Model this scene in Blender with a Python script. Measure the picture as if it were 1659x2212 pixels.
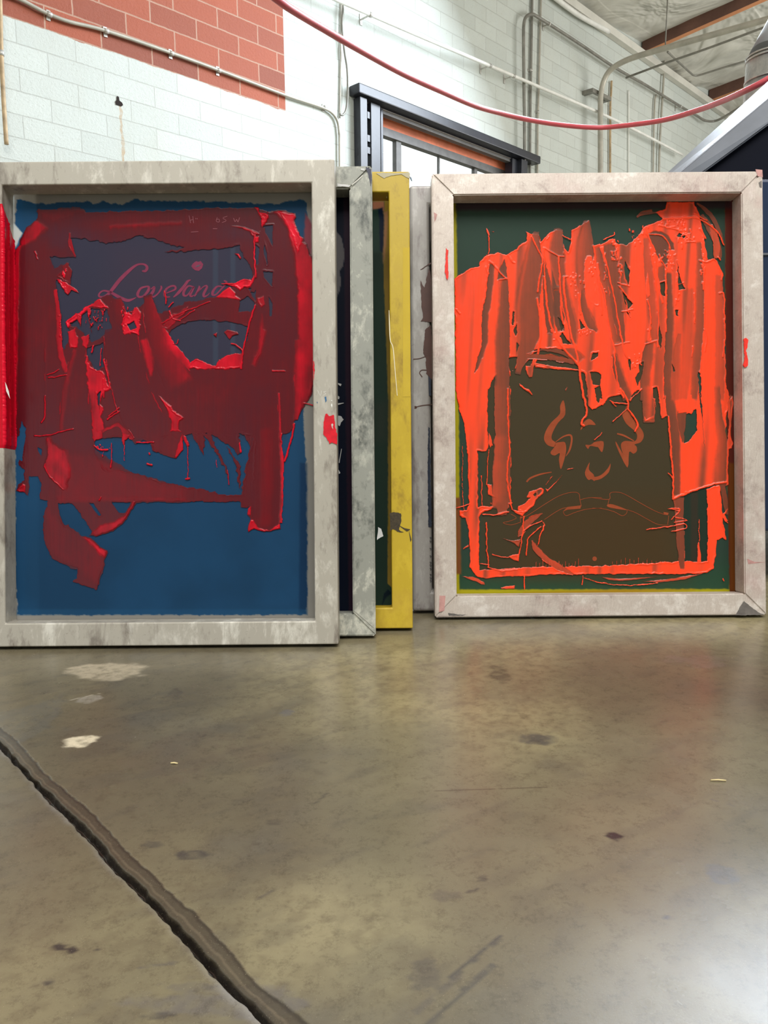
import bpy, bmesh, math, random
import numpy as np
from mathutils import Vector, Matrix

random.seed(7)
S = bpy.context.scene
COL = S.collection
for o in list(bpy.data.objects):
    bpy.data.objects.remove(o)

# ------------------------------------------------------------------ camera
F_PX, CX, CY = 1600.0, 829.5, 1106.0
TH = math.radians(9.0)          # the camera looks 9 degrees down
ROLL = 0.008
BAR = 0.0381                    # depth and width of the screen bars
CAM = Vector((0, 0, 0.400 + BAR * math.sin(TH)))
R0 = Vector((1, 0, 0)); U0 = Vector((0, math.sin(TH), math.cos(TH))); FW = Vector((0, math.cos(TH), -math.sin(TH)))
RC = R0 * math.cos(ROLL) - U0 * math.sin(ROLL)
UC = U0 * math.cos(ROLL) + R0 * math.sin(ROLL)
cd = bpy.data.cameras.new('camera'); cam = bpy.data.objects.new('camera', cd); COL.objects.link(cam)
cd.sensor_fit = 'HORIZONTAL'; cd.sensor_width = 36.0; cd.lens = 36.0 * F_PX / 1659.0
cd.clip_start = 0.02; cd.clip_end = 200
M = Matrix((RC, UC, -FW)).transposed().to_4x4(); M.translation = CAM
cam.matrix_world = M
S.camera = cam

# ------------------------------------------------------------------ world, lights, exposure
S.view_settings.view_transform = 'Standard'; S.view_settings.look = 'None'
S.view_settings.gamma = 1.0; S.view_settings.use_curve_mapping = False
S.view_settings.exposure = 0.09
W = bpy.data.worlds.new('daylight'); S.world = W; W.use_nodes = True
W.node_tree.nodes['Background'].inputs[0].default_value = (0.93, 0.98, 1.0, 1)
W.node_tree.nodes['Background'].inputs[1].default_value = 1.5

def area(name, loc, target, sx, sy, power, col=(1, 1, 1)):
    l = bpy.data.lights.new(name, 'AREA'); l.shape = 'RECTANGLE'; l.size = sx; l.size_y = sy
    l.energy = power; l.color = col
    o = bpy.data.objects.new(name, l); COL.objects.link(o); o.location = loc
    d = Vector(target) - Vector(loc); o.rotation_euler = d.to_track_quat('-Z', 'Y').to_euler()
    return o
area('overhead_light', (0.9, -1.8, 5.3), (0.1, 1.6, 0.4), 5.0, 3.0, 410, (1.0, 0.98, 0.95))
area('overhead_light', (3.9, 6.3, 5.3), (1.0, 1.4, 0), 4.4, 4.0, 1300, (0.80, 0.89, 1.0))
area('overhead_light', (-4.3, 4.2, 4.6), (-0.6, 1.5, 0.4), 2.0, 1.6, 50, (0.95, 1.0, 1.0))  # added fill lamp aimed at the left stack's back, no roof opening there
area('right_fill', (9.2, 8.0, 3.2), (3.0, 9.5, 4.2), 5.0, 3.5, 330, (1.0, 0.99, 0.97))  # added fill lamp for back wall and ceiling, no window stands here

# ------------------------------------------------------------------ helpers
def s2l(c):
    c = np.asarray(c, dtype=np.float64) / 255.0
    return np.where(c <= 0.04045, c / 12.92, ((c + 0.055) / 1.055) ** 2.4)
def lin(r, g, b):
    v = s2l((r, g, b)); return (float(v[0]), float(v[1]), float(v[2]), 1.0)
def ray(px, py):
    return FW + RC * ((px - CX) / F_PX) + UC * ((CY - py) / F_PX)
def at(px, py, Z):
    return CAM + ray(px, py) * Z
def hit(px, py, p, n):
    d = ray(px, py); p = Vector(p); n = Vector(n)
    return CAM + d * ((p - CAM).dot(n) / d.dot(n))
def cam_xy(px, py):             # slopes across and up, with the camera's roll taken out
    xr = (np.asarray(px, float) - CX) / F_PX; yr = (CY - np.asarray(py, float)) / F_PX
    c, s = math.cos(ROLL), math.sin(ROLL)
    return xr * c + yr * s, -xr * s + yr * c

def mesh_obj(name, verts, faces, mat=None, parent=None, smooth=False):
    me = bpy.data.meshes.new(name)
    me.from_pydata([tuple(v) for v in verts], [], faces); me.update()
    o = bpy.data.objects.new(name, me); COL.objects.link(o)
    if mat: me.materials.append(mat)
    if parent: o.parent = parent
    if smooth: me.polygons.foreach_set('use_smooth', [True] * len(me.polygons))
    return o
def bm_obj(name, bm, mat=None, parent=None, smooth=False):
    me = bpy.data.meshes.new(name); bm.normal_update(); bm.to_mesh(me); bm.free()
    o = bpy.data.objects.new(name, me); COL.objects.link(o)
    if mat: me.materials.append(mat)
    if parent: o.parent = parent
    if smooth: me.polygons.foreach_set('use_smooth', [True] * len(me.polygons))
    return o
def empty(name, loc, label, cat, group=None):
    o = bpy.data.objects.new(name, None); COL.objects.link(o); o.location = loc
    tag(o, label, cat, group); return o
def tag(o, label=None, cat=None, group=None, kind=None):
    if label: o['label'] = label
    if cat: o['category'] = cat
    if group: o['group'] = group
    if kind: o['kind'] = kind
    return o
def smooth_path(pts, n=8):
    P = [Vector(p) for p in pts]
    if len(P) < 3: return P
    out = []
    for i in range(len(P) - 1):
        p0 = P[max(i - 1, 0)]; p1 = P[i]; p2 = P[i + 1]; p3 = P[min(i + 2, len(P) - 1)]
        for k in range(n):
            t = k / n
            out.append(0.5 * ((2 * p1) + (p2 - p0) * t + (2 * p0 - 5 * p1 + 4 * p2 - p3) * t * t + (3 * p1 - p0 - 3 * p2 + p3) * t ** 3))
    out.append(P[-1]); return out
def tube_bm(bm, pts, r, seg=12):
    P = [Vector(p) for p in pts]; rings = []
    t0 = (P[1] - P[0]).normalized()
    up = Vector((0, 0, 1)) if abs(t0.z) < 0.9 else Vector((1, 0, 0))
    nrm = (up - t0 * up.dot(t0)).normalized()
    for i, p in enumerate(P):
        if i == 0: t = t0
        elif i == len(P) - 1: t = (P[i] - P[i - 1]).normalized()
        else: t = ((P[i + 1] - p).normalized() + (p - P[i - 1]).normalized()).normalized()
        nrm = (nrm - t * nrm.dot(t)).normalized(); b = t.cross(nrm)
        rr = r[i] if hasattr(r, '__len__') else r
        rings.append([bm.verts.new(p + (nrm * math.cos(a) + b * math.sin(a)) * rr) for a in [2 * math.pi * k / seg for k in range(seg)]])
    for a, b_ in zip(rings, rings[1:]):
        for k in range(seg):
            f = bm.faces.new((a[k], a[(k + 1) % seg], b_[(k + 1) % seg], b_[k])); f.smooth = True
    bm.faces.new(list(reversed(rings[0]))); bm.faces.new(rings[-1])
def tube(name, pts, r, mat, parent=None, seg=12):
    bm = bmesh.new(); tube_bm(bm, pts, r, seg); return bm_obj(name, bm, mat, parent)
def box_bm(bm, o, ax, ay, az, bevel=0.0):
    """box from corner o along three edge vectors"""
    o, ax, ay, az = Vector(o), Vector(ax), Vector(ay), Vector(az)
    v = [bm.verts.new(o + ax * i + ay * j + az * k) for k in (0, 1) for j in (0, 1) for i in (0, 1)]
    fs = [(0, 2, 3, 1), (4, 5, 7, 6), (0, 1, 5, 4), (2, 6, 7, 3), (0, 4, 6, 2), (1, 3, 7, 5)]
    nf = [bm.faces.new([v[i] for i in f]) for f in fs]
    bmesh.ops.recalc_face_normals(bm, faces=nf)
    if bevel:
        es = list({e for f in nf for e in f.edges})
        bmesh.ops.bevel(bm, geom=es, offset=bevel, segments=2, affect='EDGES', profile=0.6)

# ---- node helpers
class NT:
    def __init__(s, name, rough=0.5, metal=0.0, spec=0.5):
        s.m = bpy.data.materials.new(name); s.m.use_nodes = True
        s.t = s.m.node_tree; s.b = s.t.nodes['Principled BSDF']
        s.b.inputs['Roughness'].default_value = rough; s.b.inputs['Metallic'].default_value = metal
        s.b.inputs['Specular IOR Level'].default_value = spec
    def n(s, typ, **kw):
        x = s.t.nodes.new(typ)
        for k, v in kw.items(): setattr(x, k, v)
        return x
    def l(s, a, b): s.t.links.new(a, b)
    def put(s, sock, v):
        if hasattr(v, 'is_output') or isinstance(v, bpy.types.NodeSocket): s.l(v, sock)
        else: sock.default_value = v
    def coord(s, scale=(1, 1, 1), loc=(0, 0, 0), rot=(0, 0, 0)):
        c = s.n('ShaderNodeTexCoord'); mp = s.n('ShaderNodeMapping')
        s.l(c.outputs['Object'], mp.inputs[0])
        mp.inputs['Scale'].default_value = scale; mp.inputs['Location'].default_value = loc; mp.inputs['Rotation'].default_value = rot
        return mp.outputs[0]
    def noise(s, vec, scale, detail=4, rough=0.55, dist=0.0):
        x = s.n('ShaderNodeTexNoise'); s.l(vec, x.inputs['Vector'])
        x.inputs['Scale'].default_value = scale; x.inputs['Detail'].default_value = detail
        x.inputs['Roughness'].default_value = rough; x.inputs['Distortion'].default_value = dist
        return x.outputs['Fac']
    def ramp(s, fac, stops):
        x = s.n('ShaderNodeValToRGB'); s.l(fac, x.inputs[0]); e = x.color_ramp.elements
        while len(e) < len(stops): e.new(0.5)
        for i, (p, c) in enumerate(stops):
            e[i].position = p; e[i].color = c if len(c) == 4 else (*c, 1)
        return x.outputs[0]
    def mix(s, fac, a, b, mode='MIX'):
        x = s.n('ShaderNodeMix', data_type='RGBA', blend_type=mode)
        s.put(x.inputs[0], fac); s.put(x.inputs[6], a); s.put(x.inputs[7], b); return x.outputs[2]
    def math(s, op, a, b=0.0, clamp=False):
        x = s.n('ShaderNodeMath', operation=op); x.use_clamp = clamp
        s.put(x.inputs[0], a); s.put(x.inputs[1], b); return x.outputs[0]
    def bump(s, h, strength=0.3, dist=0.002):
        x = s.n('ShaderNodeBump'); s.l(h, x.inputs['Height']); x.inputs['Strength'].default_value = strength
        x.inputs['Distance'].default_value = dist; s.l(x.outputs[0], s.b.inputs['Normal']); return x
    def col(s, v): s.put(s.b.inputs['Base Color'], v)
def plain(name, c, rough=0.5, metal=0.0, var=0.15, scale=8.0, spec=0.5):
    t = NT(name, rough, metal, spec); v = t.coord()
    f = t.noise(v, scale, 5, 0.6)
    a = tuple(x * (1 - var) for x in c[:3]); b = tuple(min(1, x * (1 + var)) for x in c[:3])
    t.col(t.ramp(f, [(0.3, a), (0.7, b)])); return t.m

# ---- numpy noise
_rng = np.random.RandomState(3); _TAB = _rng.rand(256, 256)
def vnoise(x, y, seed=0):
    x = x + seed * 17.31; y = y + seed * 9.77
    xi = np.floor(x).astype(int); yi = np.floor(y).astype(int); xf = x - xi; yf = y - yi
    u = xf * xf * (3 - 2 * xf); v = yf * yf * (3 - 2 * yf)
    a = _TAB[xi & 255, yi & 255]; b = _TAB[(xi + 1) & 255, yi & 255]; c = _TAB[xi & 255, (yi + 1) & 255]; d = _TAB[(xi + 1) & 255, (yi + 1) & 255]
    return (a * (1 - u) + b * u) * (1 - v) + (c * (1 - u) + d * u) * v
def fbm(x, y, seed=0, oct=4):
    r = 0; a = 0.5; s = 0
    for k in range(oct):
        r = r + a * vnoise(x * 2 ** k, y * 2 ** k, seed + k); s += a; a *= 0.5
    return r / s
def sstep(a, b, x):
    t = np.clip((x - a) / (b - a + 1e-9), 0, 1); return t * t * (3 - 2 * t)

# =========================================================================== structure
# ------------------------------------------------------------------ floor: concrete slab with a saw-cut joint
def floor_pt(px, py):
    return hit(px, py, (0, 0, 0), (0, 0, 1))
JA = floor_pt(-4, 1603); JB = floor_pt(585, 2212)
def build_floor():
    # the slab's grid runs along its saw cut, finest beside the cut
    d = np.array([JB.x - JA.x, JB.y - JA.y]); L = np.hypot(*d); d /= L; n = np.array([-d[1], d[0]])
    cs = [((x - JA.x) * n[0] + (y - JA.y) * n[1], (x - JA.x) * d[0] + (y - JA.y) * d[1]) for x in (-0.8, 0.8) for y in (0.38, 1.42)]
    a0, a1 = min(c[0] for c in cs), max(c[0] for c in cs); b0, b1 = min(c[1] for c in cs), max(c[1] for c in cs)
    A = np.concatenate([np.linspace(-26, a0, 30)[:-1], np.arange(a0, -0.012, 0.003), np.arange(-0.012, 0.030, 0.0007), np.arange(0.030, a1, 0.003), np.linspace(a1, 26, 30)])
    B = np.concatenate([np.linspace(-26, b0, 30)[:-1], np.arange(b0, b1, 0.0026), np.linspace(b1, 26, 30)])
    GA, GB = np.meshgrid(A, B); GX = JA.x + GA * n[0] + GB * d[0]; GY = JA.y + GA * n[1] + GB * d[1]
    sd = (GX - JA.x) * n[0] + (GY - JA.y) * n[1]         # positive = right of the cut
    tt = (GX - JA.x) * d[0] + (GY - JA.y) * d[1]
    sd = sd + (fbm(tt * 90, sd * 40, 5, 5) - 0.5) * 0.0044 + (vnoise(tt * 14, tt * 0, 8) - 0.5) * 0.003
    near = (np.abs(GX) < 1.2) & (GY > 0.2) & (GY < 1.6)
    wide = 0.0016 + 0.0022 * vnoise(tt * 25, tt * 0, 9)
    cut = sstep(wide + 0.0016, wide - 0.0008, np.abs(sd))
    sh = np.clip(1 - (sd - wide) / (0.010 + 0.008 * vnoise(tt * 22, tt * 0, 11)), 0, 1) * (sd > 0)
    lip = sstep(0.010, 0.002, -sd) * (sd < 0)
    fine = fbm(GX * 160, GY * 160, 21, 3)
    z = -0.009 * cut - 0.0014 * (sh > 0.02) * (0.55 + 0.45 * sh) - 0.0004 * lip
    soft = fbm(GX * 60, GY * 60, 23, 3); z = z + near * (0.003 * (soft - 0.5) * cut + 0.0012 * (soft - 0.5) * sh)
    z = z * near
    # wear and stains of the slab, each with its own shape
    col = np.ones(GX.shape + (3,)) * s2l((116, 108, 86))
    big = fbm(GX * 3.1 + 3, GY * 3.1, 31, 5); mid = fbm(GX * 11, GY * 11, 33, 4)
    def blend(m, c):
        nonlocal col
        col = col * (1 - m[..., None]) + s2l(c) * m[..., None]
    blend(0.85 * sstep(0.36, 0.72, big), (156, 145, 110))
    blend(0.55 * sstep(0.50, 0.75, fbm(GX * 2.3, GY * 2.3, 41, 5)), (78, 71, 58))
    blend(0.35 * sstep(0.52, 0.8, mid), (84, 82, 78))
    ang = np.radians(32); ux = GX * np.cos(ang) + GY * np.sin(ang); uy = -GX * np.sin(ang) + GY * np.cos(ang)
    blend(0.22 * sstep(0.54, 0.74, fbm(ux * 16, uy * 50, 51, 5)), (70, 66, 62))
    grit = fbm(GX * 120, GY * 120, 61, 4); grit2 = fbm(GX * 45, GY * 45, 65, 4)
    blend(0.30 * sstep(0.45, 0.75, grit) * sstep(0.3, 0.6, big), (82, 71, 56)); blend(0.16 * sstep(0.45, 0.75, grit2), (84, 74, 60))
    p = floor_pt(1290, 1480); rr = np.hypot((GX - p.x) / 0.34, (GY - p.y) / 0.15)
    blend(0.5 * sstep(1.2, 0.3, rr + (mid - 0.5)), (98, 76, 62))
    dst = [  # px, py, half width, half depth (px), colour, amount, ragged
        (235, 1450, 84, 19, (176, 164, 140), 0.8, 0.5), (175, 1601, 36, 13, (214, 203, 176), 0.95, 0.4),
        (190, 1510, 27, 9, (160, 154, 142), 0.6, 0.5), (1163, 1597, 38, 13, (70, 68, 68), 0.75, 0.4),
        (1327, 1806, 19, 9, (34, 32, 34), 0.95, 0.4), (1555, 1888, 38, 20, (86, 84, 82), 0.85, 0.5),
        (128, 2046, 16, 8, (44, 40, 42), 0.85, 0.4), (156, 2051, 13, 8, (44, 40, 42), 0.85, 0.4), (208, 2053, 6, 4, (60, 56, 54), 0.8, 0.4),
        (418, 1848, 42, 14, (62, 60, 58), 0.75, 0.7), (330, 1824, 22, 8, (70, 66, 60), 0.6, 0.7), (590, 1776, 18, 7, (70, 64, 56), 0.6, 0.6),
        (110, 2121, 12, 6, (60, 56, 54), 0.8, 0.5), (340, 2195, 34, 9, (64, 60, 58), 0.7, 0.6), (1440, 1982, 8, 5, (66, 64, 66), 0.8, 0.4),
        (915, 2115, 46, 36, (78, 72, 66), 0.6, 0.8), (1040, 1897, 12, 8, (72, 66, 60), 0.7, 0.5), (960, 1935, 30, 14, (88, 80, 70), 0.6, 0.8),
        (500, 2160, 150, 40, (92, 88, 88), 0.5, 0.9), (420, 2130, 60, 10, (84, 80, 78), 0.5, 0.8), (440, 1620, 120, 60, (96, 84, 70), 0.4, 0.8),
        (50, 1560, 90, 50, (92, 92, 88), 0.4, 0.8), (1510, 1428, 60, 12, (116, 102, 92), 0.5, 0.8), (1080, 1455, 24, 16, (62, 52, 46), 0.5, 0.7),
        (620, 1540, 16, 6, (100, 98, 98), 0.6, 0.6), (380, 1500, 20, 12, (70, 62, 54), 0.5, 0.7)]
    for (px, py, hw, hh, c, am, rg) in dst:
        q = floor_pt(px, py); q2 = floor_pt(px + hw, py); q3 = floor_pt(px, py - hh); q4 = floor_pt(px, py + hh)
        a = abs(q2.x - q.x); b = abs(q3.y - q4.y) / 2
        r = np.hypot((GX - q.x) / a, (GY - q.y) / b) + (fbm(GX * 1.6 / a, GY * 1.6 / b, int(px)) - 0.5) * 2 * rg
        blend(am * sstep(1.12, 0.80, r) * np.clip(0.45 + 1.6 * (grit - 0.25), 0.2, 1), c)
    for (ax, ay, bx, by, w, c, am) in [(975, 2111, 1080, 2025, 7, (66, 62, 60), 0.75), (925, 2212, 1065, 2085, 7, (70, 66, 62), 0.7),
            (900, 2185, 990, 2110, 6, (80, 74, 70), 0.5), (680, 1735, 705, 1715, 4, (66, 60, 54), 0.6), (300, 2090, 380, 2080, 4, (80, 76, 74), 0.5),
            (940, 1708, 1180, 1700, 2, (70, 60, 50), 0.6), (1010, 1928, 1030, 1920, 4, (66, 60, 56), 0.7),
            (140, 1515, 215, 1498, 1.6, (176, 168, 150), 0.6), (560, 1940, 590, 1925, 5, (76, 72, 70), 0.5), 
            (1530, 1725, 1600, 1745, 2, (90, 84, 80), 0.5)]:
        A = floor_pt(ax, ay); B = floor_pt(bx, by); e = np.array([B.x - A.x, B.y - A.y]); LL = np.hypot(*e); e /= LL
        wm = abs(floor_pt(ax + w, ay).x - A.x)
        t = np.clip((GX - A.x) * e[0] + (GY - A.y) * e[1], 0, LL)
        r = np.hypot(GX - A.x - e[0] * t, GY - A.y - e[1] * t) / wm + (fbm(GX * 150, GY * 150, int(bx), 3) - 0.5) * 1.6
        blend(am * sstep(1.2, 0.6, r), c)
    blend(0.85 * sstep(0.0, 0.15, sh), (68, 61, 50)); blend(0.7 * sstep(0.0, 0.06, sh) * sstep(0.30, 0.08, sh), (44, 39, 34)); blend(0.4 * sstep(0.5, 0.6, sh) * sstep(0.75, 0.62, sh), (112, 100, 82)); blend(0.94 * sstep(0.02, 0.4, cut), (22, 18, 15))
    blend(0.2 * lip, (150, 146, 140))
    blend(0.35 * sstep(0.012, 0.002, np.abs(sd)) * (sd < 0) * sstep(0.4, 0.7, mid), (150, 148, 146))
    rgba = np.ones(GX.shape + (4,)); rgba[..., :3] = col
    V = np.stack([GX, GY, z], -1).reshape(-1, 3); ny, nx = GX.shape
    idx = np.arange(ny * nx).reshape(ny, nx)
    Q = np.stack([idx[:-1, :-1], idx[1:, :-1], idx[1:, 1:], idx[:-1, 1:]], -1).reshape(-1, 4)
    return V, Q, rgba.reshape(-1, 4)
def np_mesh(name, V, Q, mat, parent=None, rgba=None, smooth=True):
    me = bpy.data.meshes.new(name)
    me.vertices.add(len(V)); me.vertices.foreach_set('co', V.astype(np.float32).ravel())
    k = Q.shape[1]
    me.loops.add(Q.size); me.loops.foreach_set('vertex_index', Q.astype(np.int32).ravel())
    me.polygons.add(len(Q)); me.polygons.foreach_set('loop_start', np.arange(0, Q.size, k, dtype=np.int32))
    me.polygons.foreach_set('use_smooth', np.full(len(Q), smooth))
    if rgba is not None:
        a = me.color_attributes.new('tint', 'FLOAT_COLOR', 'POINT'); a.data.foreach_set('color', rgba.astype(np.float32).ravel())
    me.update(calc_edges=True); me.validate()
    o = bpy.data.objects.new(name, me); COL.objects.link(o)
    if mat: me.materials.append(mat)
    if parent: o.parent = parent
    return o
def tint_mat(name, rough=0.4, spec=0.5, sheen=None):
    t = NT(name, rough, 0, spec); a = t.n('ShaderNodeVertexColor'); a.layer_name = 'tint'
    return t, a.outputs[0]
t, c = tint_mat('concrete', 0.34, 0.5)
v = t.coord()
sp = t.noise(v, 900, 2, 0.7); g1 = t.math('ADD', t.math('MULTIPLY', t.noise(v, 230, 6, 0.85), 0.55), t.math('MULTIPLY', t.noise(v, 60, 4, 0.7), 0.45))
c = t.mix(t.math('MULTIPLY', t.math('SUBTRACT', g1, 0.5, True), 3.0, True), c, lin(56, 48, 38))
c = t.mix(t.math('MULTIPLY', t.math('SUBTRACT', sp, 0.66, True), 4.0, True), c, lin(190, 176, 148))
t.col(c)
t.put(t.b.inputs['Roughness'], t.math('ADD', t.math('MULTIPLY', t.noise(v, 9, 5, 0.6), 0.26), 0.12))
t.bump(t.noise(v, 420, 5, 0.75), 0.07, 0.0012)
V, Q, rgba = build_floor()
floor = tag(np_mesh('floor', V, Q, t.m, None, rgba), kind='structure')

# ------------------------------------------------------------------ the long block wall
AL = math.radians(44.1)
WU = Vector((math.sin(AL), math.cos(AL), 0)); WN = Vector((math.cos(AL), -math.sin(AL), 0)); UP = Vector((0, 0, 1))
WP = Vector((0, 8.0, 0))
def wall(px, py, off=0.0):
    return hit(px, py, WP + WN * off, WN)
def wuv(px, py, off=0.0):
    q = wall(px, py, off) - WP; return q.dot(WU), q.z
def WW(u, z, off=0.0):
    return WP + WU * u + UP * z + WN * off
wl = wuv(771, 206)[0]; wt = wuv(779, 206)[1]; wr, _ = wuv(1138, 340); win_top = wt; win_bot = 1.2
ZTOP = wuv(1359, 97)[1]
UA, UB = -9.0, 14.0
vb = np.mean([wuv(40, 47)[1], wuv(220, 105)[1], wuv(430, 172)[1]]); ue = wuv(614.5, 150)[0]
ju, _ = wuv(165, 147)
t = NT('painted_blocks', 0.55)
tc = t.n('ShaderNodeTexCoord'); sx = t.n('ShaderNodeSeparateXYZ'); t.l(tc.outputs['Object'], sx.inputs[0])
cmb = t.n('ShaderNodeCombineXYZ')
t.l(t.math('SUBTRACT', sx.outputs[0], ju - 0.4064 * 40), cmb.inputs[0])
t.l(t.math('SUBTRACT', sx.outputs[2], vb - 0.1524 * 40), cmb.inputs[1])
wob = t.noise(tc.outputs['Object'], 14, 3); 
cw = t.n('ShaderNodeVectorMath', operation='ADD'); t.l(cmb.outputs[0], cw.inputs[0])
cv = t.n('ShaderNodeCombineXYZ'); w2 = t.math('MULTIPLY', t.math('SUBTRACT', wob, 0.5), 0.008)
t.l(w2, cv.inputs[0]); t.l(w2, cv.inputs[1]); t.l(cv.outputs[0], cw.inputs[1])
def bricks(c1, c2, mo, mort):
    b = t.n('ShaderNodeTexBrick'); t.l(cw.outputs[0], b.inputs['Vector'])
    b.offset = 0.5; b.offset_frequency = 2; b.squash = 1.0
    for k, vv in (('Color1', c1), ('Color2', c2), ('Mortar', mo), ('Scale', 1.0), ('Mortar Size', mort), ('Mortar Smooth', 0.25), ('Bias', 0.0), ('Brick Width', 0.4064), ('Row Height', 0.1524)):
        b.inputs[k].default_value = vv
    return b
bw = bricks(lin(204, 210, 204), lin(194, 200, 194), lin(184, 188, 182), 0.0045)
bo = bricks(lin(168, 82, 48), lin(134, 66, 40), lin(186, 150, 128), 0.0065)
nz = t.noise(tc.outputs['Object'], 5.0, 6, 0.65)
m_or = t.math('MULTIPLY', t.math('GREATER_THAN', t.math('ADD', sx.outputs[2], t.math('MULTIPLY', t.math('SUBTRACT', nz, 0.5), 0.05)), vb - 0.004),
              t.math('LESS_THAN', sx.outputs[0], ue))
ub1 = wuv(578, 225)[0]; vlow = wuv(600, 233)[1]
m2 = t.math('MULTIPLY', t.math('MULTIPLY', t.math('GREATER_THAN', sx.outputs[2], vlow), t.math('GREATER_THAN', sx.outputs[0], ub1)), t.math('LESS_THAN', sx.outputs[0], ue))
m_or = t.math('MAXIMUM', m_or, m2)
orange = t.mix(t.math('MULTIPLY', nz, 0.35), bo.outputs[0], lin(140, 62, 44))
grime = t.noise(t.coord((1, 1, 0.35)), 2.2, 6, 0.65)
white = t.mix(t.math('MULTIPLY', t.math('SUBTRACT', grime, 0.45, True), 0.9, True), bw.outputs[0], lin(186, 184, 170))
pits = t.noise(tc.outputs['Object'], 42, 3, 0.8)
white = t.mix(t.math('MULTIPLY', t.math('SUBTRACT', pits, 0.60, True), 5.0, True), white, lin(150, 150, 138))
# rust run below the broken anchor hole, and the hole itself
hu, hz = wuv(256, 219); 
du = t.math('ADD', t.math('SUBTRACT', sx.outputs[0], hu + 0.012), t.math('MULTIPLY', t.math('SUBTRACT', t.noise(tc.outputs['Object'], 12, 2), 0.5), 0.05))
run = t.math('MULTIPLY', t.math('LESS_THAN', t.math('ABSOLUTE', du), 0.010), t.math('LESS_THAN', sx.outputs[2], hz))
run = t.math('MULTIPLY', t.math('MULTIPLY', run, t.math('GREATER_THAN', sx.outputs[2], hz - 0.62)), t.noise(t.coord((1, 1, 4)), 6, 3))
white = t.mix(run, white, lin(176, 140, 90))
t.col(t.mix(m_or, white, orange))
hgt = t.math('ADD', t.math('MULTIPLY', bw.outputs['Fac'], -1.0), t.math('MULTIPLY', t.noise(tc.outputs['Object'], 45, 6, 0.75), 1.4))
t.bump(hgt, 0.6, 0.009)
MW = t.m
def wall_mesh():
    bm = bmesh.new(); T = 0.24
    def B(u0, u1, z0, z1): box_bm(bm, (u0, 0, z0), (u1 - u0, 0, 0), (0, T, 0), (0, 0, z1 - z0))
    B(UA, wl, -0.02, ZTOP + 0.3); B(wr, UB, -0.02, ZTOP + 0.3); B(wl, wr, win_top, ZTOP + 0.3); B(wl, wr, -0.02, win_bot)
    return bm
wobj = tag(bm_obj('wall_back', wall_mesh(), MW), kind='structure')
wobj.matrix_world = Matrix(((WU.x, -WN.x, 0, WP.x), (WU.y, -WN.y, 0, WP.y), (0, 0, 1, 0), (0, 0, 0, 1)))
# pilaster strip right of the window
# broken anchor hole: a ragged dark pocket fixed in the wall face
mh = plain('dark_hole', lin(30, 18, 14), 0.9)
hp = [wall(*p, 0.004) for p in [(250, 226), (249, 219), (252, 216), (252, 209), (254, 207), (257, 210), (258, 217), (264, 222), (266, 227), (262, 230), (257, 228)]]
bm = bmesh.new(); vs = [bm.verts.new(p) for p in hp]; ctr = bm.verts.new(sum(hp, Vector()) / len(hp) - WN * 0.0)
for i in range(len(vs)): bm.faces.new((vs[i], ctr, vs[(i + 1) % len(vs)]))
hole = bm_obj('wall_hole', bm, mh); hole['kind'] = 'structure'

# the other sides of the room, with a wide loading door open to daylight behind the camera
MW2 = plain('white_plaster', lin(206, 206, 198), 0.6, 0, 0.06, 1.5)
def slab(name, o, a, b, c):
    bm = bmesh.new(); box_bm(bm, o, a, b, c); return tag(bm_obj(name, bm, MW2), kind='structure')
pl = WP + WU * UA; pr = WP + WU * UB; ZW = ZTOP + 2.2
slab('wall_left', (pl.x - 0.3, -7.5, -0.02), (0.28, 0, 0), (0, 7.5 + pl.y - 0.05, 0), (0, 0, ZW))
slab('wall_right', (pr.x + 0.3, -7.5, -0.02), (0.28, 0, 0), (0, 7.5 + pr.y, 0), (0, 0, ZW))
bm = bmesh.new()
for (x0, x1, z0, z1) in ((pl.x - 0.02, -5.6, -0.02, ZW), (-2.6, pr.x + 0.3, -0.02, ZW), (-5.6, -2.6, 3.4, ZW)):
    box_bm(bm, (x0, -7.8, z0), (x1 - x0, 0, 0), (0, 0.28, 0), (0, 0, z1 - z0))
tag(bm_obj('wall_front', bm, MW2), kind='structure')

# ------------------------------------------------------------------ window 1
MB = plain('black_paint', lin(34, 36, 44), 0.35, 0, 0.25, 14)
MG = NT('glass', 0.02); MG.b.inputs['Transmission Weight'].default_value = 1.0; MG.b.inputs['IOR'].default_value = 1.1
MG.b.inputs['Base Color'].default_value = (0.97, 1, 0.99, 1)
MO = plain('orange_lintel', lin(214, 120, 84), 0.6, 0, 0.2, 6)
MGS = plain('grey_sash', lin(96, 94, 92), 0.5, 0, 0.2, 10)
win = empty('window_1', WW((wl + wr) / 2, win_bot), None, None); win['kind'] = 'structure'
winv = win.matrix_basis.inverted()
def wbox(name, u0, u1, z0, z1, o0, o1, mat, bevel=0.0):
    bm = bmesh.new(); base = WW(u0, z0, o0) - win.location
    box_bm(bm, base, WU * (u1 - u0), WN * (o1 - o0), UP * (z1 - z0), bevel)
    return bm_obj(name, bm, mat, win)
e = 0.10
wbox('window_header', wuv(776, 206, 0.14)[0], wr + 0.10, win_top - 0.05, win_top + 0.04, 0.002, 0.14, MB, 0.01)
wbox('header_rail', wl + 0.02, wr, win_top - 0.10, win_top - 0.065, -0.05, 0.02, MGS, 0.005)
wbox('lintel', wl, wr, win_top - 0.155, win_top - 0.06, -0.19, -0.12, MO)
wbox('sash_head', wl, wr, win_top - 0.235, win_top - 0.155, -0.20, -0.12, MGS)
def upr(px0, px1, o0, o1, mat, nm='window_bar', y=300):
    u0 = wuv(px0, y, o1)[0]; u1 = wuv(px1, y, o1)[0]
    return wbox(nm, u0, u1, win_bot, win_top - 0.06, o0, o1, mat, 0.004)
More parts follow.
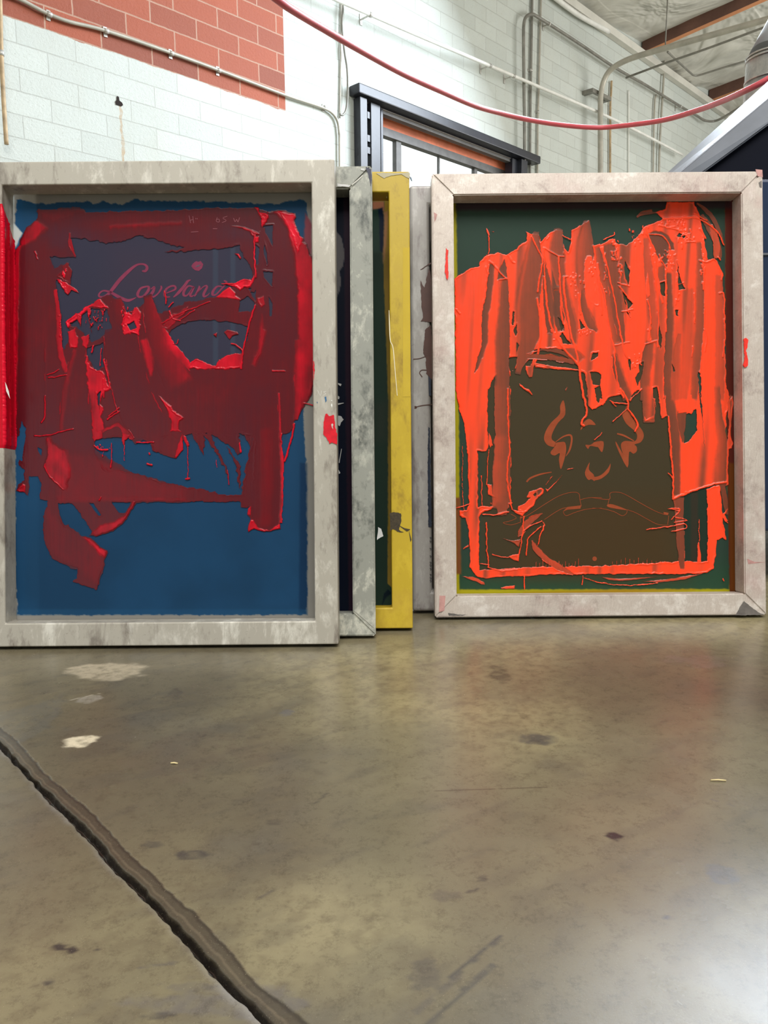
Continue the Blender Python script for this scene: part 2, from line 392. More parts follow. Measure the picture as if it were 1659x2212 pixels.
upr(779, 794, 0.01, 0.10, MB); upr(802, 822, -0.02, 0.07, MB); upr(823, 828, -0.02, 0.03, MB)
upr(1108, 1124, -0.06, 0.05, MB, 'window_jamb'); upr(1128, 1141, 0.0, 0.11, MB, 'window_jamb')
upr(856, 867, -0.2, -0.14, MGS, 'window_mullion'); upr(948, 950.5, -0.2, -0.17, MGS, 'window_mullion'); upr(1026, 1032, -0.2, -0.15, MGS, 'window_mullion')
# tabs bridging the slots of the steel posts
for (px, py) in [(797, 250), (797, 300), (797, 326), (776, 268), (776, 330)]:
    u, z = wuv(px, py, 0.05); wbox('post_tab', u - 0.03, u + 0.03, z - 0.03, z + 0.03, 0.02, 0.06, MB)
wbox('window_pane', wl, wr, win_bot, win_top - 0.20, -0.172, -0.168, MG.m)
wbox('window_sill', wl - 0.05, wr + 0.05, win_bot - 0.06, win_bot, -0.2, 0.12, MGS)

# ------------------------------------------------------------------ ceiling, rising away from the wall
bq = wall(1385, 85); 
bfar = hit(1575, -2, bq, WU)                                # along the first joist's underside
slope = (bfar.z - bq.z) / (bfar - bq).dot(WN)
print('SLOPE', slope, 'ZTOP', ZTOP); slope = max(0.0, min(0.2, slope))
t = NT('foil_insulation', 0.5, 0.0)
v = t.coord()
wr_ = t.noise(v, 2.2, 6, 0.6, 0.8)
tcx = t.n('ShaderNodeTexCoord'); dt = t.n('ShaderNodeVectorMath', operation='DOT_PRODUCT'); t.l(tcx.outputs['Object'], dt.inputs[0]); dt.inputs[1].default_value = WN
seam = t.math('LESS_THAN', t.math('FRACT', t.math('ADD', t.math('DIVIDE', dt.outputs['Value'], 1.25), 20.3)), 0.018)
t.col(t.mix(t.math('MULTIPLY', seam, 0.5), t.ramp(wr_, [(0.3, lin(188, 186, 176)), (0.7, lin(214, 212, 202))]), lin(228, 226, 216)))
t.bump(t.math('ADD', t.noise(v, 0.9, 3, 0.55, 1.2), t.math('MULTIPLY', seam, 0.15)), 0.7, 0.30)
MC = t.m
def CP(u, d, dz=0.0):
    return WP + WU * u + WN * d + UP * (ZTOP + slope * d + dz)
JU = (bq - WP).dot(WU); JW = 0.10
joists = [JU - 5.0, JU - 2.5, JU, JU + 2.6, JU + 5.2]
bm = bmesh.new()
NU, ND = 120, 40
us = np.linspace(UA, UB, NU); ds = np.linspace(-0.02, 15.5, ND)
def sag(u, d):
    k = min(abs(u - j) for j in joists)
    return -0.16 * (1 - math.exp(-(k / 0.8) ** 2)) * (0.4 + 0.6 * math.exp(-d / 2.5)) + 0.10 * (fbm(np.array([u * 1.1]), np.array([d * 0.9]), 61)[0] - 0.5) + 0.16
grid = [[bm.verts.new(CP(u, d, sag(u, d))) for u in us] for d in ds]
for i in range(ND - 1):
    for j in range(NU - 1):
        f = bm.faces.new((grid[i][j], grid[i][j + 1], grid[i + 1][j + 1], grid[i + 1][j])); f.smooth = True
ceil = tag(bm_obj('ceiling', bm, MC), kind='structure')
MJ = plain('timber', lin(104, 72, 60), 0.7, 0, 0.25, 3); MJ2 = plain('lighter_timber', lin(196, 132, 90), 0.7, 0, 0.2, 3)
MLED = plain('painted_ledger', lin(206, 204, 194), 0.6, 0, 0.1, 3)
for k, j in enumerate(joists):
    bm = bmesh.new()
    box_bm(bm, CP(j, 0.02, 0.0), WU * JW, CP(j, 15.0) - CP(j, 0.02), UP * 0.30, 0.006)
    tj = tag(bm_obj('trim_%d' % (k + 1), bm, MJ), kind='structure'); tj.data.materials.append(MJ2)
    for f in tj.data.polygons:
        if f.normal.z < -0.6: f.material_index = 1  # undersides take the lighter timber colour
bm = bmesh.new(); box_bm(bm, CP(UA, 0.004, -0.10), WU * (UB - UA), WN * 0.09, UP * 0.10, 0.006)
tag(bm_obj('trim_6', bm, MLED), kind='structure')

# =========================================================================== screens
class Panel:
    """thickness field of wet ink on one screen, in the coordinates the photograph was measured in"""
    def __init__(s, x0, y0, x1, y1, step, seed):
        s.xs = np.arange(x0, x1 + step, step); s.ys = np.arange(y0, y1 + step, step); s.step = step
        s.X, s.Y = np.meshgrid(s.xs, s.ys); s.T = np.zeros_like(s.X); s.H = np.zeros_like(s.X)
        a = 1 / 9.0
        s.wx = (fbm(s.X * a, s.Y * a, seed, 4) - 0.5); s.wy = (fbm(s.X * a, s.Y * a, seed + 11, 4) - 0.5)
        s.rm = 0.2 + 2.4 * np.clip(vnoise(s.X / 22, s.Y / 22, seed + 5) - 0.4, 0, 1)
    def win(s, pts, pad):
        p = np.array(pts); x0, y0 = p.min(0) - pad; x1, y1 = p.max(0) + pad
        i0, i1 = np.searchsorted(s.xs, [x0, x1]); j0, j1 = np.searchsorted(s.ys, [y0, y1])
        return slice(max(j0, 0), max(j1, 0)), slice(max(i0, 0), max(i1, 0))
    def sdf(s, pts, w, rag):
        X = s.X[w] + s.wx[w] * rag; Y = s.Y[w] + s.wy[w] * rag
        d2 = np.full(X.shape, 1e12); ins = np.zeros(X.shape, bool); n = len(pts)
        for i in range(n):
            ax, ay = pts[i]; bx, by = pts[(i + 1) % n]; ex, ey = bx - ax, by - ay
            L = ex * ex + ey * ey + 1e-9
            t = np.clip(((X - ax) * ex + (Y - ay) * ey) / L, 0, 1)
            d2 = np.minimum(d2, (X - ax - t * ex) ** 2 + (Y - ay - t * ey) ** 2)
            if by != ay:
                ins ^= ((ay > Y) != (by > Y)) & (X < ex * (Y - ay) / (by - ay) + ax)
        d = np.sqrt(d2); return np.where(ins, d, -d)
    def poly(s, pts, val, soft=0.8, rag=6, ridge=0.25, amt=1.0):
        w = s.win(pts, 8 + rag + soft)
        if s.T[w].size == 0: return
        d = s.sdf(pts, w, rag); m = sstep(-soft, soft, d) * amt
        s.T[w] = s.T[w] * (1 - m) + val * m
        if ridge: s.H[w] = s.H[w] * (1 - m) + m * ridge * np.exp(-((d - 2.2) / 1.6) ** 2) * s.rm[w]
    def hole(s, pts, rag=6, soft=0.8, rdg=0.16):
        s.poly(pts, 0.0, soft, rag, 0.0)
        w = s.win(pts, 12)
        d = s.sdf(pts, w, rag); s.H[w] = np.where(d > 0, 0, s.H[w] + rdg * np.exp(-((d + 2.2) / 1.6) ** 2) * (s.T[w] > 0.12) * s.rm[w])
    def stroke(s, pts, wid, vl, vr, hl=0.15, hr=0.15, rag=3, cap=True, ridge=(0.2, 0.2), mid=None, amt=1.0):
        """squeegee pull: thickness runs from vl at its left edge to vr at its right; hl / hr = softness of each edge"""
        P = []; Wd = []
        wid = wid if hasattr(wid, '__len__') else [wid] * len(pts)
        sp = smooth_path([Vector((a, b, c)) for (a, b), c in zip(pts, wid)], 5)
        for p in sp: P.append((p.x, p.y)); Wd.append(max(p.z, 0.5))
        w = s.win(P, max(Wd) * 0.75 + 8)
        if s.T[w].size == 0: return
        X = s.X[w] + s.wx[w] * rag; Y = s.Y[w] + s.wy[w] * rag
        best = np.full(X.shape, 1e12); lat = np.zeros(X.shape); end = np.zeros(X.shape)
        n = len(P)
        for i in range(n - 1):
            ax, ay = P[i]; bx, by = P[i + 1]; ex, ey = bx - ax, by - ay; L = math.hypot(ex, ey) + 1e-9; ex /= L; ey /= L
            tr = ((X - ax) * ex + (Y - ay) * ey); t = np.clip(tr / L, 0, 1)
            d2 = (X - ax - t * L * ex) ** 2 + (Y - ay - t * L * ey) ** 2
            k = d2 < best; best = np.where(k, d2, best)
            sg = ((X - ax) * (-ey) + (Y - ay) * ex)              # right-hand side of travel when y points down is negative
            lat = np.where(k, -sg / ((Wd[i] * (1 - t) + Wd[i + 1] * t) / 2), lat)
            over = np.maximum(-tr if i == 0 else 0, (tr - L) if i == n - 2 else 0)
            end = np.where(k, over, end)
        side = 1 if P[-1][1] >= P[0][1] else -1
        u = lat * side                                            # -1 = left edge in the picture, +1 = right edge
        wl_ = sstep(-1.0, -1.0 + max(2 * hl, 1e-3), u); wr_ = sstep(1.0, 1.0 - max(2 * hr, 1e-3), u)
        m = np.where(np.abs(u) <= 1, wl_ * wr_, 0) * sstep(max(1.5, 0.35 * np.mean(Wd)), 0.0, end) * amt
        q = (u + 1) / 2
        val = vl * (1 - q) + vr * q if mid is None else np.interp(q, [0, 0.5, 1], [vl, mid, vr])
        s.T[w] = s.T[w] * (1 - m) + val * m
        px = np.abs(u)
        s.H[w] = s.H[w] * (1 - m)
        mw = np.mean(Wd) / 2
        for sgn, rdg in ((-1, ridge[0]), (1, ridge[1])):
            if rdg:
                dd = (u * sgn - 1) * mw
                rr_ = rdg * np.exp(-(dd / 1.2) ** 2) * (end < 1.0) * np.clip(s.rm[w], 0, 1)
                s.H[w] = np.maximum(s.H[w], rr_); s.T[w] = np.maximum(s.T[w], np.where(rr_ > 0.5 * rdg, 0.55 + 0.5 * rdg, 0))
    def string(s, pts, wd=1.6, val=0.9, h=0.5, rag=5, br=0.0):
        w = s.win(pts, 10)
        if s.T[w].size == 0: return
        P = [(p.x, p.y) for p in smooth_path([Vector((a, b, 0)) for a, b in pts], 5)]
        X = s.X[w] + s.wx[w] * rag; Y = s.Y[w] + s.wy[w] * rag; d2 = np.full(X.shape, 1e12)
        for (ax, ay), (bx, by) in zip(P, P[1:]):
            ex, ey = bx - ax, by - ay; L = ex * ex + ey * ey + 1e-9
            t = np.clip(((X - ax) * ex + (Y - ay) * ey) / L, 0, 1)
            d2 = np.minimum(d2, (X - ax - t * ex) ** 2 + (Y - ay - t * ey) ** 2)
        g = np.exp(-d2 / wd ** 2)
        if br: g = g * (vnoise(s.X[w] * 0.22, s.Y[w] * 0.22, int(abs(pts[0][0]))) > br)
        s.T[w] = np.maximum(s.T[w], val * np.clip(g * 1.6, 0, 1) * (g > 0.25)); s.H[w] = np.maximum(s.H[w], h * g)
    def specks(s, cx, cy, rx, ry, n, seed, r=(1.0, 2.6)):
        rg = random.Random(seed)
        for _ in range(n):
            x = rg.gauss(cx, rx * 0.5); y = rg.gauss(cy, ry * 0.5); a = rg.uniform(*r); L = rg.uniform(0, 6)
            s.string([(x, y), (x + rg.uniform(-1.5, 1.5), y + L)], a, 0.85, 0.6, 2)

def crop(x0, y0, k):
    return lambda *p: [(x0 + a / k, y0 + b / k) for a, b in p]
A4 = crop(0, 330, 3.6875); A5 = crop(350, 330, 3.688); A6 = crop(0, 850, 3.88); A7 = crop(350, 850, 3.88)
B3 = crop(920, 360, 4.366); B4 = crop(1280, 360, 4.377); B5 = crop(920, 840, 4.2526); B6 = crop(1280, 840, 4.2526)

# ---- metal of the frames
def aluminium(name, c, dark, light, streak=(1, 1, 1), rough=0.42, metal=0.35, brush=None, stain=None, spec=0.5):
    t = NT(name, rough, metal, spec)
    v = t.coord(streak); v1 = t.coord()
    f = t.math('ADD', t.math('MULTIPLY', t.noise(v, 11, 6, 0.68, 0.5), 0.6), t.math('MULTIPLY', t.noise(v, 46, 5, 0.7, 0.3), 0.4))
    col = t.ramp(f, [(0.38, dark), (0.48, c), (0.54, c), (0.63, light)])
    g = t.noise(t.coord((streak[0] * 1.0, 1, streak[2] * 1.0), (3, 1, 2)), 38, 5, 0.65)
    col = t.mix(t.math('MULTIPLY', t.math('SUBTRACT', g, 0.56, True), 3.5, True), col, light)
    sp = t.noise(v1, 130, 3, 0.7)
    col = t.mix(t.math('MULTIPLY', t.math('SUBTRACT', sp, 0.64, True), 6.0, True), col, dark)
    h = t.noise(v1, 60, 4, 0.6)
    if stain: 
        q = t.noise(t.coord((1, 1, 1), (7, 2, 5)), stain[1], 5, 0.6)
        col = t.mix(t.math('MULTIPLY', t.math('SUBTRACT', q, stain[2], True), 3.0, True), col, stain[0])
    if brush:
        xx = t.n('ShaderNodeSeparateXYZ'); tcb = t.n('ShaderNodeTexCoord'); t.l(tcb.outputs['Object'], xx.inputs[0])
        side = t.math('GREATER_THAN', t.math('ABSOLUTE', xx.outputs[0]), brush)
        wob = t.math('MULTIPLY', t.noise(v1, 22, 3, 0.5), 26.0)
        def scr(a, b):
            cb = t.n('ShaderNodeCombineXYZ'); t.l(t.math('ADD', t.math('MULTIPLY', xx.outputs[0], a), wob), cb.inputs[0]); t.l(t.math('ADD', t.math('MULTIPLY', xx.outputs[2], b), wob), cb.inputs[2])
            return t.noise(cb.outputs[0], 1.0, 4, 0.65)
        mxs = t.n('ShaderNodeMix', data_type='FLOAT'); t.l(side, mxs.inputs[0]); t.l(scr(620, 60), mxs.inputs[2]); t.l(scr(60, 620), mxs.inputs[3])
        wv = mxs.outputs[0]; h = t.math('ADD', h, wv)
        col = t.mix(t.math('MULTIPLY', t.math('SUBTRACT', wv, 0.5, True), 2.2, True), col, light); col = t.mix(t.math('MULTIPLY', t.math('SUBTRACT', 0.5, wv, True), 1.4, True), col, dark)
    t.col(col); t.bump(h, 0.10 if not brush else 0.09, 0.001); return t.m

class Screen:
    """one screen-printing frame: origin where its back lower edge meets the floor, leaning back with the others"""
    def __init__(s, name, xl, xr, ytop, Zf, label, mat, bw=BAR, bwy=None, seam=0.0, bevel=0.0022):
        s.Zf = Zf; s.Zb = Zf + BAR
        s.Yb = -(0.400 - (Zf - 0) * math.sin(TH)) / math.cos(TH) if False else None
        H = CAM.z - BAR * math.sin(TH)                       # front lower edge floats by BAR*sin
        Yb = -(H - Zf * math.sin(TH)) / math.cos(TH)
        s.Yb = Yb
        xm = [cam_xy(x, 870)[0] * Zf for x in (xl, xr)]
        s.X0, s.X1 = xm; s.Xc = (xm[0] + xm[1]) / 2; s.w = xm[1] - xm[0]
        s.h = cam_xy((xl + xr) / 2, ytop)[1] * Zf - Yb
        base = CAM + R0 * s.Xc + U0 * Yb + FW * s.Zb
        s.root = empty(name, base, label, 'screen printing frame')
        s.root.rotation_euler = (-TH, 0, 0)
        s.bw = bw; s.bwy = bwy or bw
        bm = bmesh.new(); a = s.w / 2; b = s.h; d = BAR; p = s.bw; q = s.bwy
        O = [(-a, 0), (a, 0), (a, b), (-a, b)]; I = [(-a + p, q), (a - p, q), (a - p, b - q), (-a + p, b - q)]
        if seam:
            for i in range(4):
                j = (i + 1) % 4
                ring = [O[i], O[j], I[j], I[i]]
                lo = [bm.verts.new((x, -d, z)) for x, z in ring]; hi = [bm.verts.new((x, 0, z)) for x, z in ring]
                fs = [bm.faces.new(lo), bm.faces.new(list(reversed(hi)))]
                for k in range(4):
                    m = (k + 1) % 4; fs.append(bm.faces.new((lo[k], hi[k], hi[m], lo[m])))
                bmesh.ops.recalc_face_normals(bm, faces=fs)
            bmesh.ops.bevel(bm, geom=list(bm.edges), offset=bevel * 0.6, segments=2, affect='EDGES')
        else:
            vo = [[bm.verts.new((x, y, z)) for x, z in O] for y in (-d, 0)]; vi = [[bm.verts.new((x, y, z)) for x, z in I] for y in (-d, 0)]
            fs = []
            for i in range(4):
                j = (i + 1) % 4
                fs += [bm.faces.new((vo[0][i], vo[0][j], vi[0][j], vi[0][i])), bm.faces.new((vo[1][j], vo[1][i], vi[1][i], vi[1][j])),
                       bm.faces.new((vo[0][j], vo[0][i], vo[1][i], vo[1][j])), bm.faces.new((vi[0][i], vi[0][j], vi[1][j], vi[1][i]))]
            bmesh.ops.recalc_face_normals(bm, faces=bm.faces[:])
            mit = {(vo[k][i], vi[k][i]) for k in (0, 1) for i in range(4)}
            es = [e for e in bm.edges if not any(set(e.verts) == set(m) for m in mit)]
            bmesh.ops.bevel(bm, geom=es, offset=bevel, segments=3, affect='EDGES', profile=0.5)
        s.frame = bm_obj('metal_frame', bm, mat, s.root)
        for f in s.frame.data.polygons: f.use_smooth = False
    def loc(s, px, py, depth):        # local coordinates of a measured point on a plane at local y = depth
        x, y = cam_xy(px, py); Z = s.Zb + depth
        return x * Z - s.Xc, y * Z - s.Yb
    def sheet(s, pan, rgb, mat, name='mesh_sheet', y=0.0006):
        """emulsion-coated mesh stretched across the back"""
        x, z = s.loc(pan.X, pan.Y, y); a = s.w / 2 - 0.004
        x = np.clip(x, -a, a); z = np.clip(z, 0.004, s.h - 0.004)
        V = np.stack([x, np.full_like(x, y), z], -1).reshape(-1, 3); ny, nx = x.shape; idx = np.arange(ny * nx).reshape(ny, nx)
        Q = np.stack([idx[:-1, :-1], idx[1:, :-1], idx[1:, 1:], idx[:-1, 1:]], -1).reshape(-1, 4)
        rgba = np.ones((ny * nx, 4)); rgba[:, :3] = s2l(rgb.reshape(-1, 3))
        return np_mesh(name, V, Q, mat, s.root, rgba)
    def ink(s, pan, ramp, mat, thr=0.12, y=-0.0003, hs=0.0016, name='wet_ink', streak=0.0, cloud=0.0):
        x, z = s.loc(pan.X, pan.Y, y); T = np.clip(pan.T, 0, 1.2)
        a = s.w / 2 - s.bw * 0.98
        keep = (T > thr) & (x > -a) & (x < a) & (z > s.bwy * 0.98) & (z < s.h - s.bwy * 0.98)
        tex = fbm(pan.X / 3.0, pan.Y / 60.0, 71, 3) - 0.5; tex2 = fbm(pan.X / 14.0, pan.Y / 20.0, 75, 4) - 0.5
        h = hs * (0.025 + 0.12 * np.clip(T, 0, 0.4) + 0.55 * np.clip(T - 0.3, 0, 1) + pan.H * 1.1 + T * (0.16 * tex + 0.35 * tex2 * np.clip(T - 0.3, 0, 1)))
        h = np.maximum(h, 0.00004); h = np.where(keep, h, 0.0)
        V = np.stack([x, y - h, z], -1)
        sl = np.clip(vnoise((pan.X + 0.07 * pan.Y) / 13, pan.Y / 260, 83) - 0.40, 0, 1) + 0.6 * np.clip(vnoise((pan.X + 0.1 * pan.Y) / 30, pan.Y / 330, 87) - 0.5, 0, 1)
        tt = T - streak * sl * sstep(0.5, 0.9, T) * (1 - np.clip(pan.H * 2, 0, 1)) + cloud * (fbm(pan.X / 90, pan.Y / 120, 91, 4) - 0.5) * (T < 0.6)
        tt = tt + cloud * 1.5 * (fbm(pan.X / 22, pan.Y / 34, 95, 4) - 0.5) * sstep(0.42, 0.6, T)
        tt = np.clip(tt + 0.07 * tex + 0.06 * tex2, 0, 1.1)
        rgb = np.stack([np.interp(tt, ramp[0], [c[i] for c in ramp[1]]) for i in range(3)], -1)
        rgba = np.ones(T.shape + (4,)); rgba[..., :3] = s2l(rgb)
        ny, nx = T.shape; idx = np.arange(ny * nx).reshape(ny, nx)
        fk = keep[:-1, :-1] & keep[1:, :-1] & keep[1:, 1:] & keep[:-1, 1:]
        Q = np.stack([idx[:-1, :-1][fk], idx[1:, :-1][fk], idx[1:, 1:][fk], idx[:-1, 1:][fk]], -1)
        us, inv = np.unique(Q.ravel(), return_inverse=True)
        return np_mesh(name, V.reshape(-1, 3)[us], inv.reshape(-1, 4), mat, s.root, rgba.reshape(-1, 4)[us])
    def marks(s, name, polys, mat, depth, th=0.0, label=None, split=True):
        if split and len(polys) > 1 and (name in ('dark_scuff', 'pink_stain', 'dried_ink', 'black_scuff', 'navy_stripe', 'blue_speck', 'white_speck') or (len(polys) < 14 and all(len(q) > 4 for q in polys))):
            for q in polys: s.marks(name, [q], mat, depth, th, label)
            return
        s._marks(name, polys, mat, depth, th, label)
    def _marks(s, name, polys, mat, depth, th=0.0, label=None):
        if name in ('pink_stain', 'dark_scuff', 'brown_drip', 'grey_crust', 'dried_ink', 'ink_splotch', 'ink_drip', 'grime_patch', 'black_scuff', 'navy_stripe', 'ink_run'):
            new = []
            for q in polys:
                if len(q) < 5: new.append(q); continue
                o = []
                for k in range(len(q)):
                    (ax, ay), (bx, by) = q[k], q[(k + 1) % len(q)]; n = max(1, int(math.hypot(bx - ax, by - ay) / 2.2))
                    for m in range(n):
                        x = ax + (bx - ax) * m / n; y = ay + (by - ay) * m / n
                        o.append((x + 3.4 * (fbm(np.array([x / 5]), np.array([y / 5]), 3)[0] - 0.5), y + 3.4 * (fbm(np.array([x / 5]), np.array([y / 5]), 13)[0] - 0.5)))
                new.append(o)
            polys = new
        """flat marks (lettering, splashes) lying on a plane of the screen"""
        bm = bmesh.new()
        for pts in polys:
            vs = []
            for px, py in pts:
                x, z = s.loc(px, py, depth); vs.append(bm.verts.new((x, depth, z)))
            try: f = bm.faces.new(vs)
            except ValueError: continue
        bm.normal_update()
        for f in bm.faces:
            if f.normal.y > 0: f.normal_flip()
        if th:
            r = bmesh.ops.extrude_face_region(bm, geom=bm.faces[:])
            top = [v for v in r['geom'] if isinstance(v, bmesh.types.BMVert)]
            for v in top: v.co.y -= th
        bmesh.ops.triangulate(bm, faces=bm.faces[:])
        o = bm_obj(name, bm, mat, s.root)
        if label: o['label'] = label
        return o

def ribbon(pts, w, n=6):
    """outline of a pen stroke of varying width, in measured coordinates"""
    w = w if hasattr(w, '__len__') else [w] * len(pts)
    sp = smooth_path([Vector((a, b, c)) for (a, b), c in zip(pts, w)], n); L = []; R = []
    for i, p in enumerate(sp):
        q0 = sp[max(i - 1, 0)]; q1 = sp[min(i + 1, len(sp) - 1)]; d = Vector((q1.x - q0.x, q1.y - q0.y)); d = d.normalized() if d.length else Vector((1, 0))
        nn = Vector((-d.y, d.x)) * (max(p.z, 0.2) / 2); L.append((p.x + nn.x, p.y + nn.y)); R.append((p.x - nn.x, p.y - nn.y))
    return [[L[i], L[i + 1], R[i + 1], R[i]] for i in range(len(sp) - 1)]

def sheet_mat(name, rough=0.5, trans=0.42, spec=0.18):
    t, c = tint_mat(name, rough, spec)
    t.col(c); w = t.n('ShaderNodeTexNoise'); v = t.coord(); 
    t.bump(t.noise(v, 900, 2, 0.6), 0.05, 0.0004)
    tr = t.n('ShaderNodeBsdfTranslucent'); t.l(c, tr.inputs[0]); mx = t.n('ShaderNodeMixShader'); mx.inputs[0].default_value = trans
    out = [n for n in t.t.nodes if n.type == 'OUTPUT_MATERIAL'][0]
    t.l(t.b.outputs[0], mx.inputs[1]); t.l(tr.outputs[0], mx.inputs[2]); t.l(mx.outputs[0], out.inputs[0]); return t.m
def ink_mat(name, rough=0.22, spec=0.5):
    t, c = tint_mat(name, rough, spec); t.col(c); v = t.coord()
    t.bump(t.noise(t.coord((1, 1, 0.12)), 420, 3, 0.6), 0.10, 0.0006); return t.m
SHEET = sheet_mat('emulsion_sheet'); INK_R = ink_mat('red_plastisol', 0.24, 0.2); INK_O = ink_mat('orange_plastisol', 0.26, 0.32)

# ------------------------------------------------------------------ screen 1: blue sheet, red ink
ZA = 1.2034
f1 = Screen('screen_printing_frame', -43, 727, 346.5, ZA, 'large grey aluminium screen frame at front left with red ink over blue mesh',
            aluminium('stained_aluminium', lin(172, 166, 154), lin(128, 120, 110), lin(212, 208, 197), (1.2, 1, 0.45), 0.42, 0.15))
# emulsion sheet
p = Panel(-60, 330, 760, 1420, 2.0, 2)
X, Y = p.X, p.Y
def base(c): return np.ones(X.shape + (3,)) * np.array(c, float)
def lay(rgb, m, c): return rgb * (1 - m[..., None]) + np.array(c, float) * m[..., None]
def fill(pan, pts, rag=6, soft=1.0):
    w = pan.win(pts, 40); m = np.zeros_like(pan.X); m[w] = sstep(-soft, soft, pan.sdf(pts, w, rag)); return m
rgb = base((158, 154, 147))
blue = [(33, 470), (36, 432), (62, 434), (75, 440), (180, 436), (190, 432), (200, 441), (222, 434), (240, 442), (250, 437), (262, 444), (290, 431), (330, 434), (480, 436), (600, 440), (625, 434), (650, 430), (663, 440),
        (663, 470), (660, 520), (655, 900), (661, 1000), (664, 1290), (661, 1328), (38, 1328), (33, 1240), (34, 900)]
rgb = lay(rgb, fill(p, blue, 7), (34, 80, 120))
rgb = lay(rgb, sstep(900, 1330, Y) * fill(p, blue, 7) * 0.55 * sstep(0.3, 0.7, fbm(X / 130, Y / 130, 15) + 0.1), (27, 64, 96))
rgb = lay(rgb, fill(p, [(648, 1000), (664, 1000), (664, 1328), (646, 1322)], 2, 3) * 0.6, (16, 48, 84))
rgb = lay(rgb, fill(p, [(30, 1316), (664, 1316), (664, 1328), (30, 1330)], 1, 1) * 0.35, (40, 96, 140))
rgb = lay(rgb, fill(p, [(100, 470), (600, 470), (612, 945), (90, 945)], 4, 14) * 0.96, (66, 62, 82))
rgb = lay(rgb, fill(p, [(250, 540), (450, 540), (450, 640), (250, 640)], 4, 60) * 0.5, (80, 62, 80))
for x0, x1 in ((460, 471), (498, 508)):
    rgb = lay(rgb, fill(p, [(x0, 535), (x1, 535), (x1, 790), (x0, 790)], 1, 2) * 0.6, (72, 84, 104))
rgb = lay(rgb, fill(p, A5((1140, 480), (1190, 560), (1190, 850), (1130, 700)), 3, 3), (150, 70, 84))
rgb = lay(rgb, fill(p, A4((30, 340), (115, 345), (110, 560), (180, 640), (110, 780), (30, 700)), 3, 2), (206, 210, 208))  # uncoated mesh, whitened in colour for light coming through from behind
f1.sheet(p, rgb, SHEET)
# wet ink
p = Panel(26, 440, 682, 1290, 0.85, 4)
p.poly([(82, 452), (180, 453), (185, 458), (300, 455), (350, 455), (450, 449), (545, 449), (552, 447), (580, 457), (621, 457), (637, 463), (636, 482), (645, 506), (656, 517), (673, 560), (690, 700), (673, 845), (659, 872), (637, 907),
        (634, 926), (620, 935), (613, 994), (610, 1030), (609, 1069), (605, 1141), (582, 1146), (546, 1144), (535, 1149), (541, 1123), (534, 1110), (539, 1095), (523, 1097), (520, 1084), (427, 1084), (350, 1083), (294, 1083), (286, 1095), (271, 1121), (245, 1146), (222, 1151), (206, 1157), (191, 1157),
        (200, 1149), (157, 1087), (124, 1087), (131, 1120), (140, 1136), (147, 1132), (165, 1151), (196, 1170), (211, 1181), (231, 1189), (209, 1275), (157, 1256), (165, 1249), (168, 1231), (165, 1226), (129, 1213), (113, 1208), (103, 1190), (95, 1167), (93, 1146), (95, 1102), (103, 1095), (102, 1084), (85, 1079), (88, 1046), (82, 1030), (63, 1030),
        (63, 1072), (52, 1064), (33, 1060), (39, 1046), (53, 1039), (52, 1015), (41, 1005), (41, 993), (49, 997), (48, 974), (55, 953), (55, 927), (48, 910), (35, 961), (28, 961), (28, 541), (45, 531), (49, 512), (60, 493), (72, 483), (81, 476)], 0.33, 0.9, 7, 0.07)
# soft variations of the scraped film
p.poly([(85, 490), (300, 500), (560, 480), (560, 520), (300, 528), (100, 540)], 0.24, 14, 10, 0)
p.poly(A4((160, 850), (380, 700), (440, 1050), (380, 1500), (160, 1700)), 0.36, 16, 10, 0)
p.stroke(A4((370, 1500), (370, 2200)), 6, 0.42, 0.3, 0.3, 0.4, 3, True, (0.12, 0))
p.poly(A4((300, 470), (640, 440), (680, 470), (420, 560)), 0.46, 8, 8, 0.1)
p.stroke(A4((880, 590), (1180, 570), (1440, 560)), 14, 0.5, 0.5, 0.5, 0.5, 6, True, (0, 0), None, 0.9)
# bare windows in the film
p.hole(A4((395, 830), (540, 830), (600, 832), (560, 760), (550, 670), (700, 690), (850, 720), (1000, 700), (1100, 660), (1475, 760)) + A5((0, 790), (150, 790), (420, 765), (620, 740), (650, 830), (700, 900), (720, 960), (735, 985), (650, 1030), (590, 1070), (530, 1075), (430, 1145), (200, 1190), (0, 1275))
       + A4((1300, 1280), (1245, 1260), (1210, 1165), (1185, 1160), (1120, 1230), (1080, 1240), (1000, 1290), (930, 1170), (880, 1130), (790, 1160), (640, 1265), (520, 1350), (560, 1420), (545, 1500), (500, 1580), (490, 1450), (465, 1320), (480, 1250), (440, 1100), (450, 1010), (560, 1060), (570, 960), (520, 880), (430, 930)), 9, 2.5, 0.05)
p.hole(A5((50, 1440), (130, 1370), (300, 1330), (560, 1350), (690, 1380), (680, 1480), (640, 1560), (640, 1590), (450, 1650), (420, 1690), (380, 1680), (270, 1640), (215, 1680), (100, 1530)), 8)
p.hole(A4((560, 1370), (720, 1245), (850, 1255), (890, 1410), (740, 1510), (620, 1400)), 8)
p.hole(A4((700, 1560), (820, 1520), (825, 1700), (770, 1750), (730, 1680), (695, 1610)), 6)
p.hole(A5((800, 580), (880, 575), (880, 740), (830, 640)), 4); p.hole(A5((740, 730), (775, 760), (770, 900), (745, 880)), 4)
p.hole(A5((780, 640), (835, 800), (835, 890), (800, 760)), 4); p.hole(A5((810, 945), (880, 948), (878, 1060), (810, 985)), 5)
p.hole(A5((620, 1180), (690, 1140), (740, 1210), (700, 1265), (615, 1260)), 6); p.hole(A5((690, 1080), (745, 1060), (745, 1180)), 4)
p.hole(A5((850, 1150), (880, 1200), (875, 1300), (860, 1300)), 3)
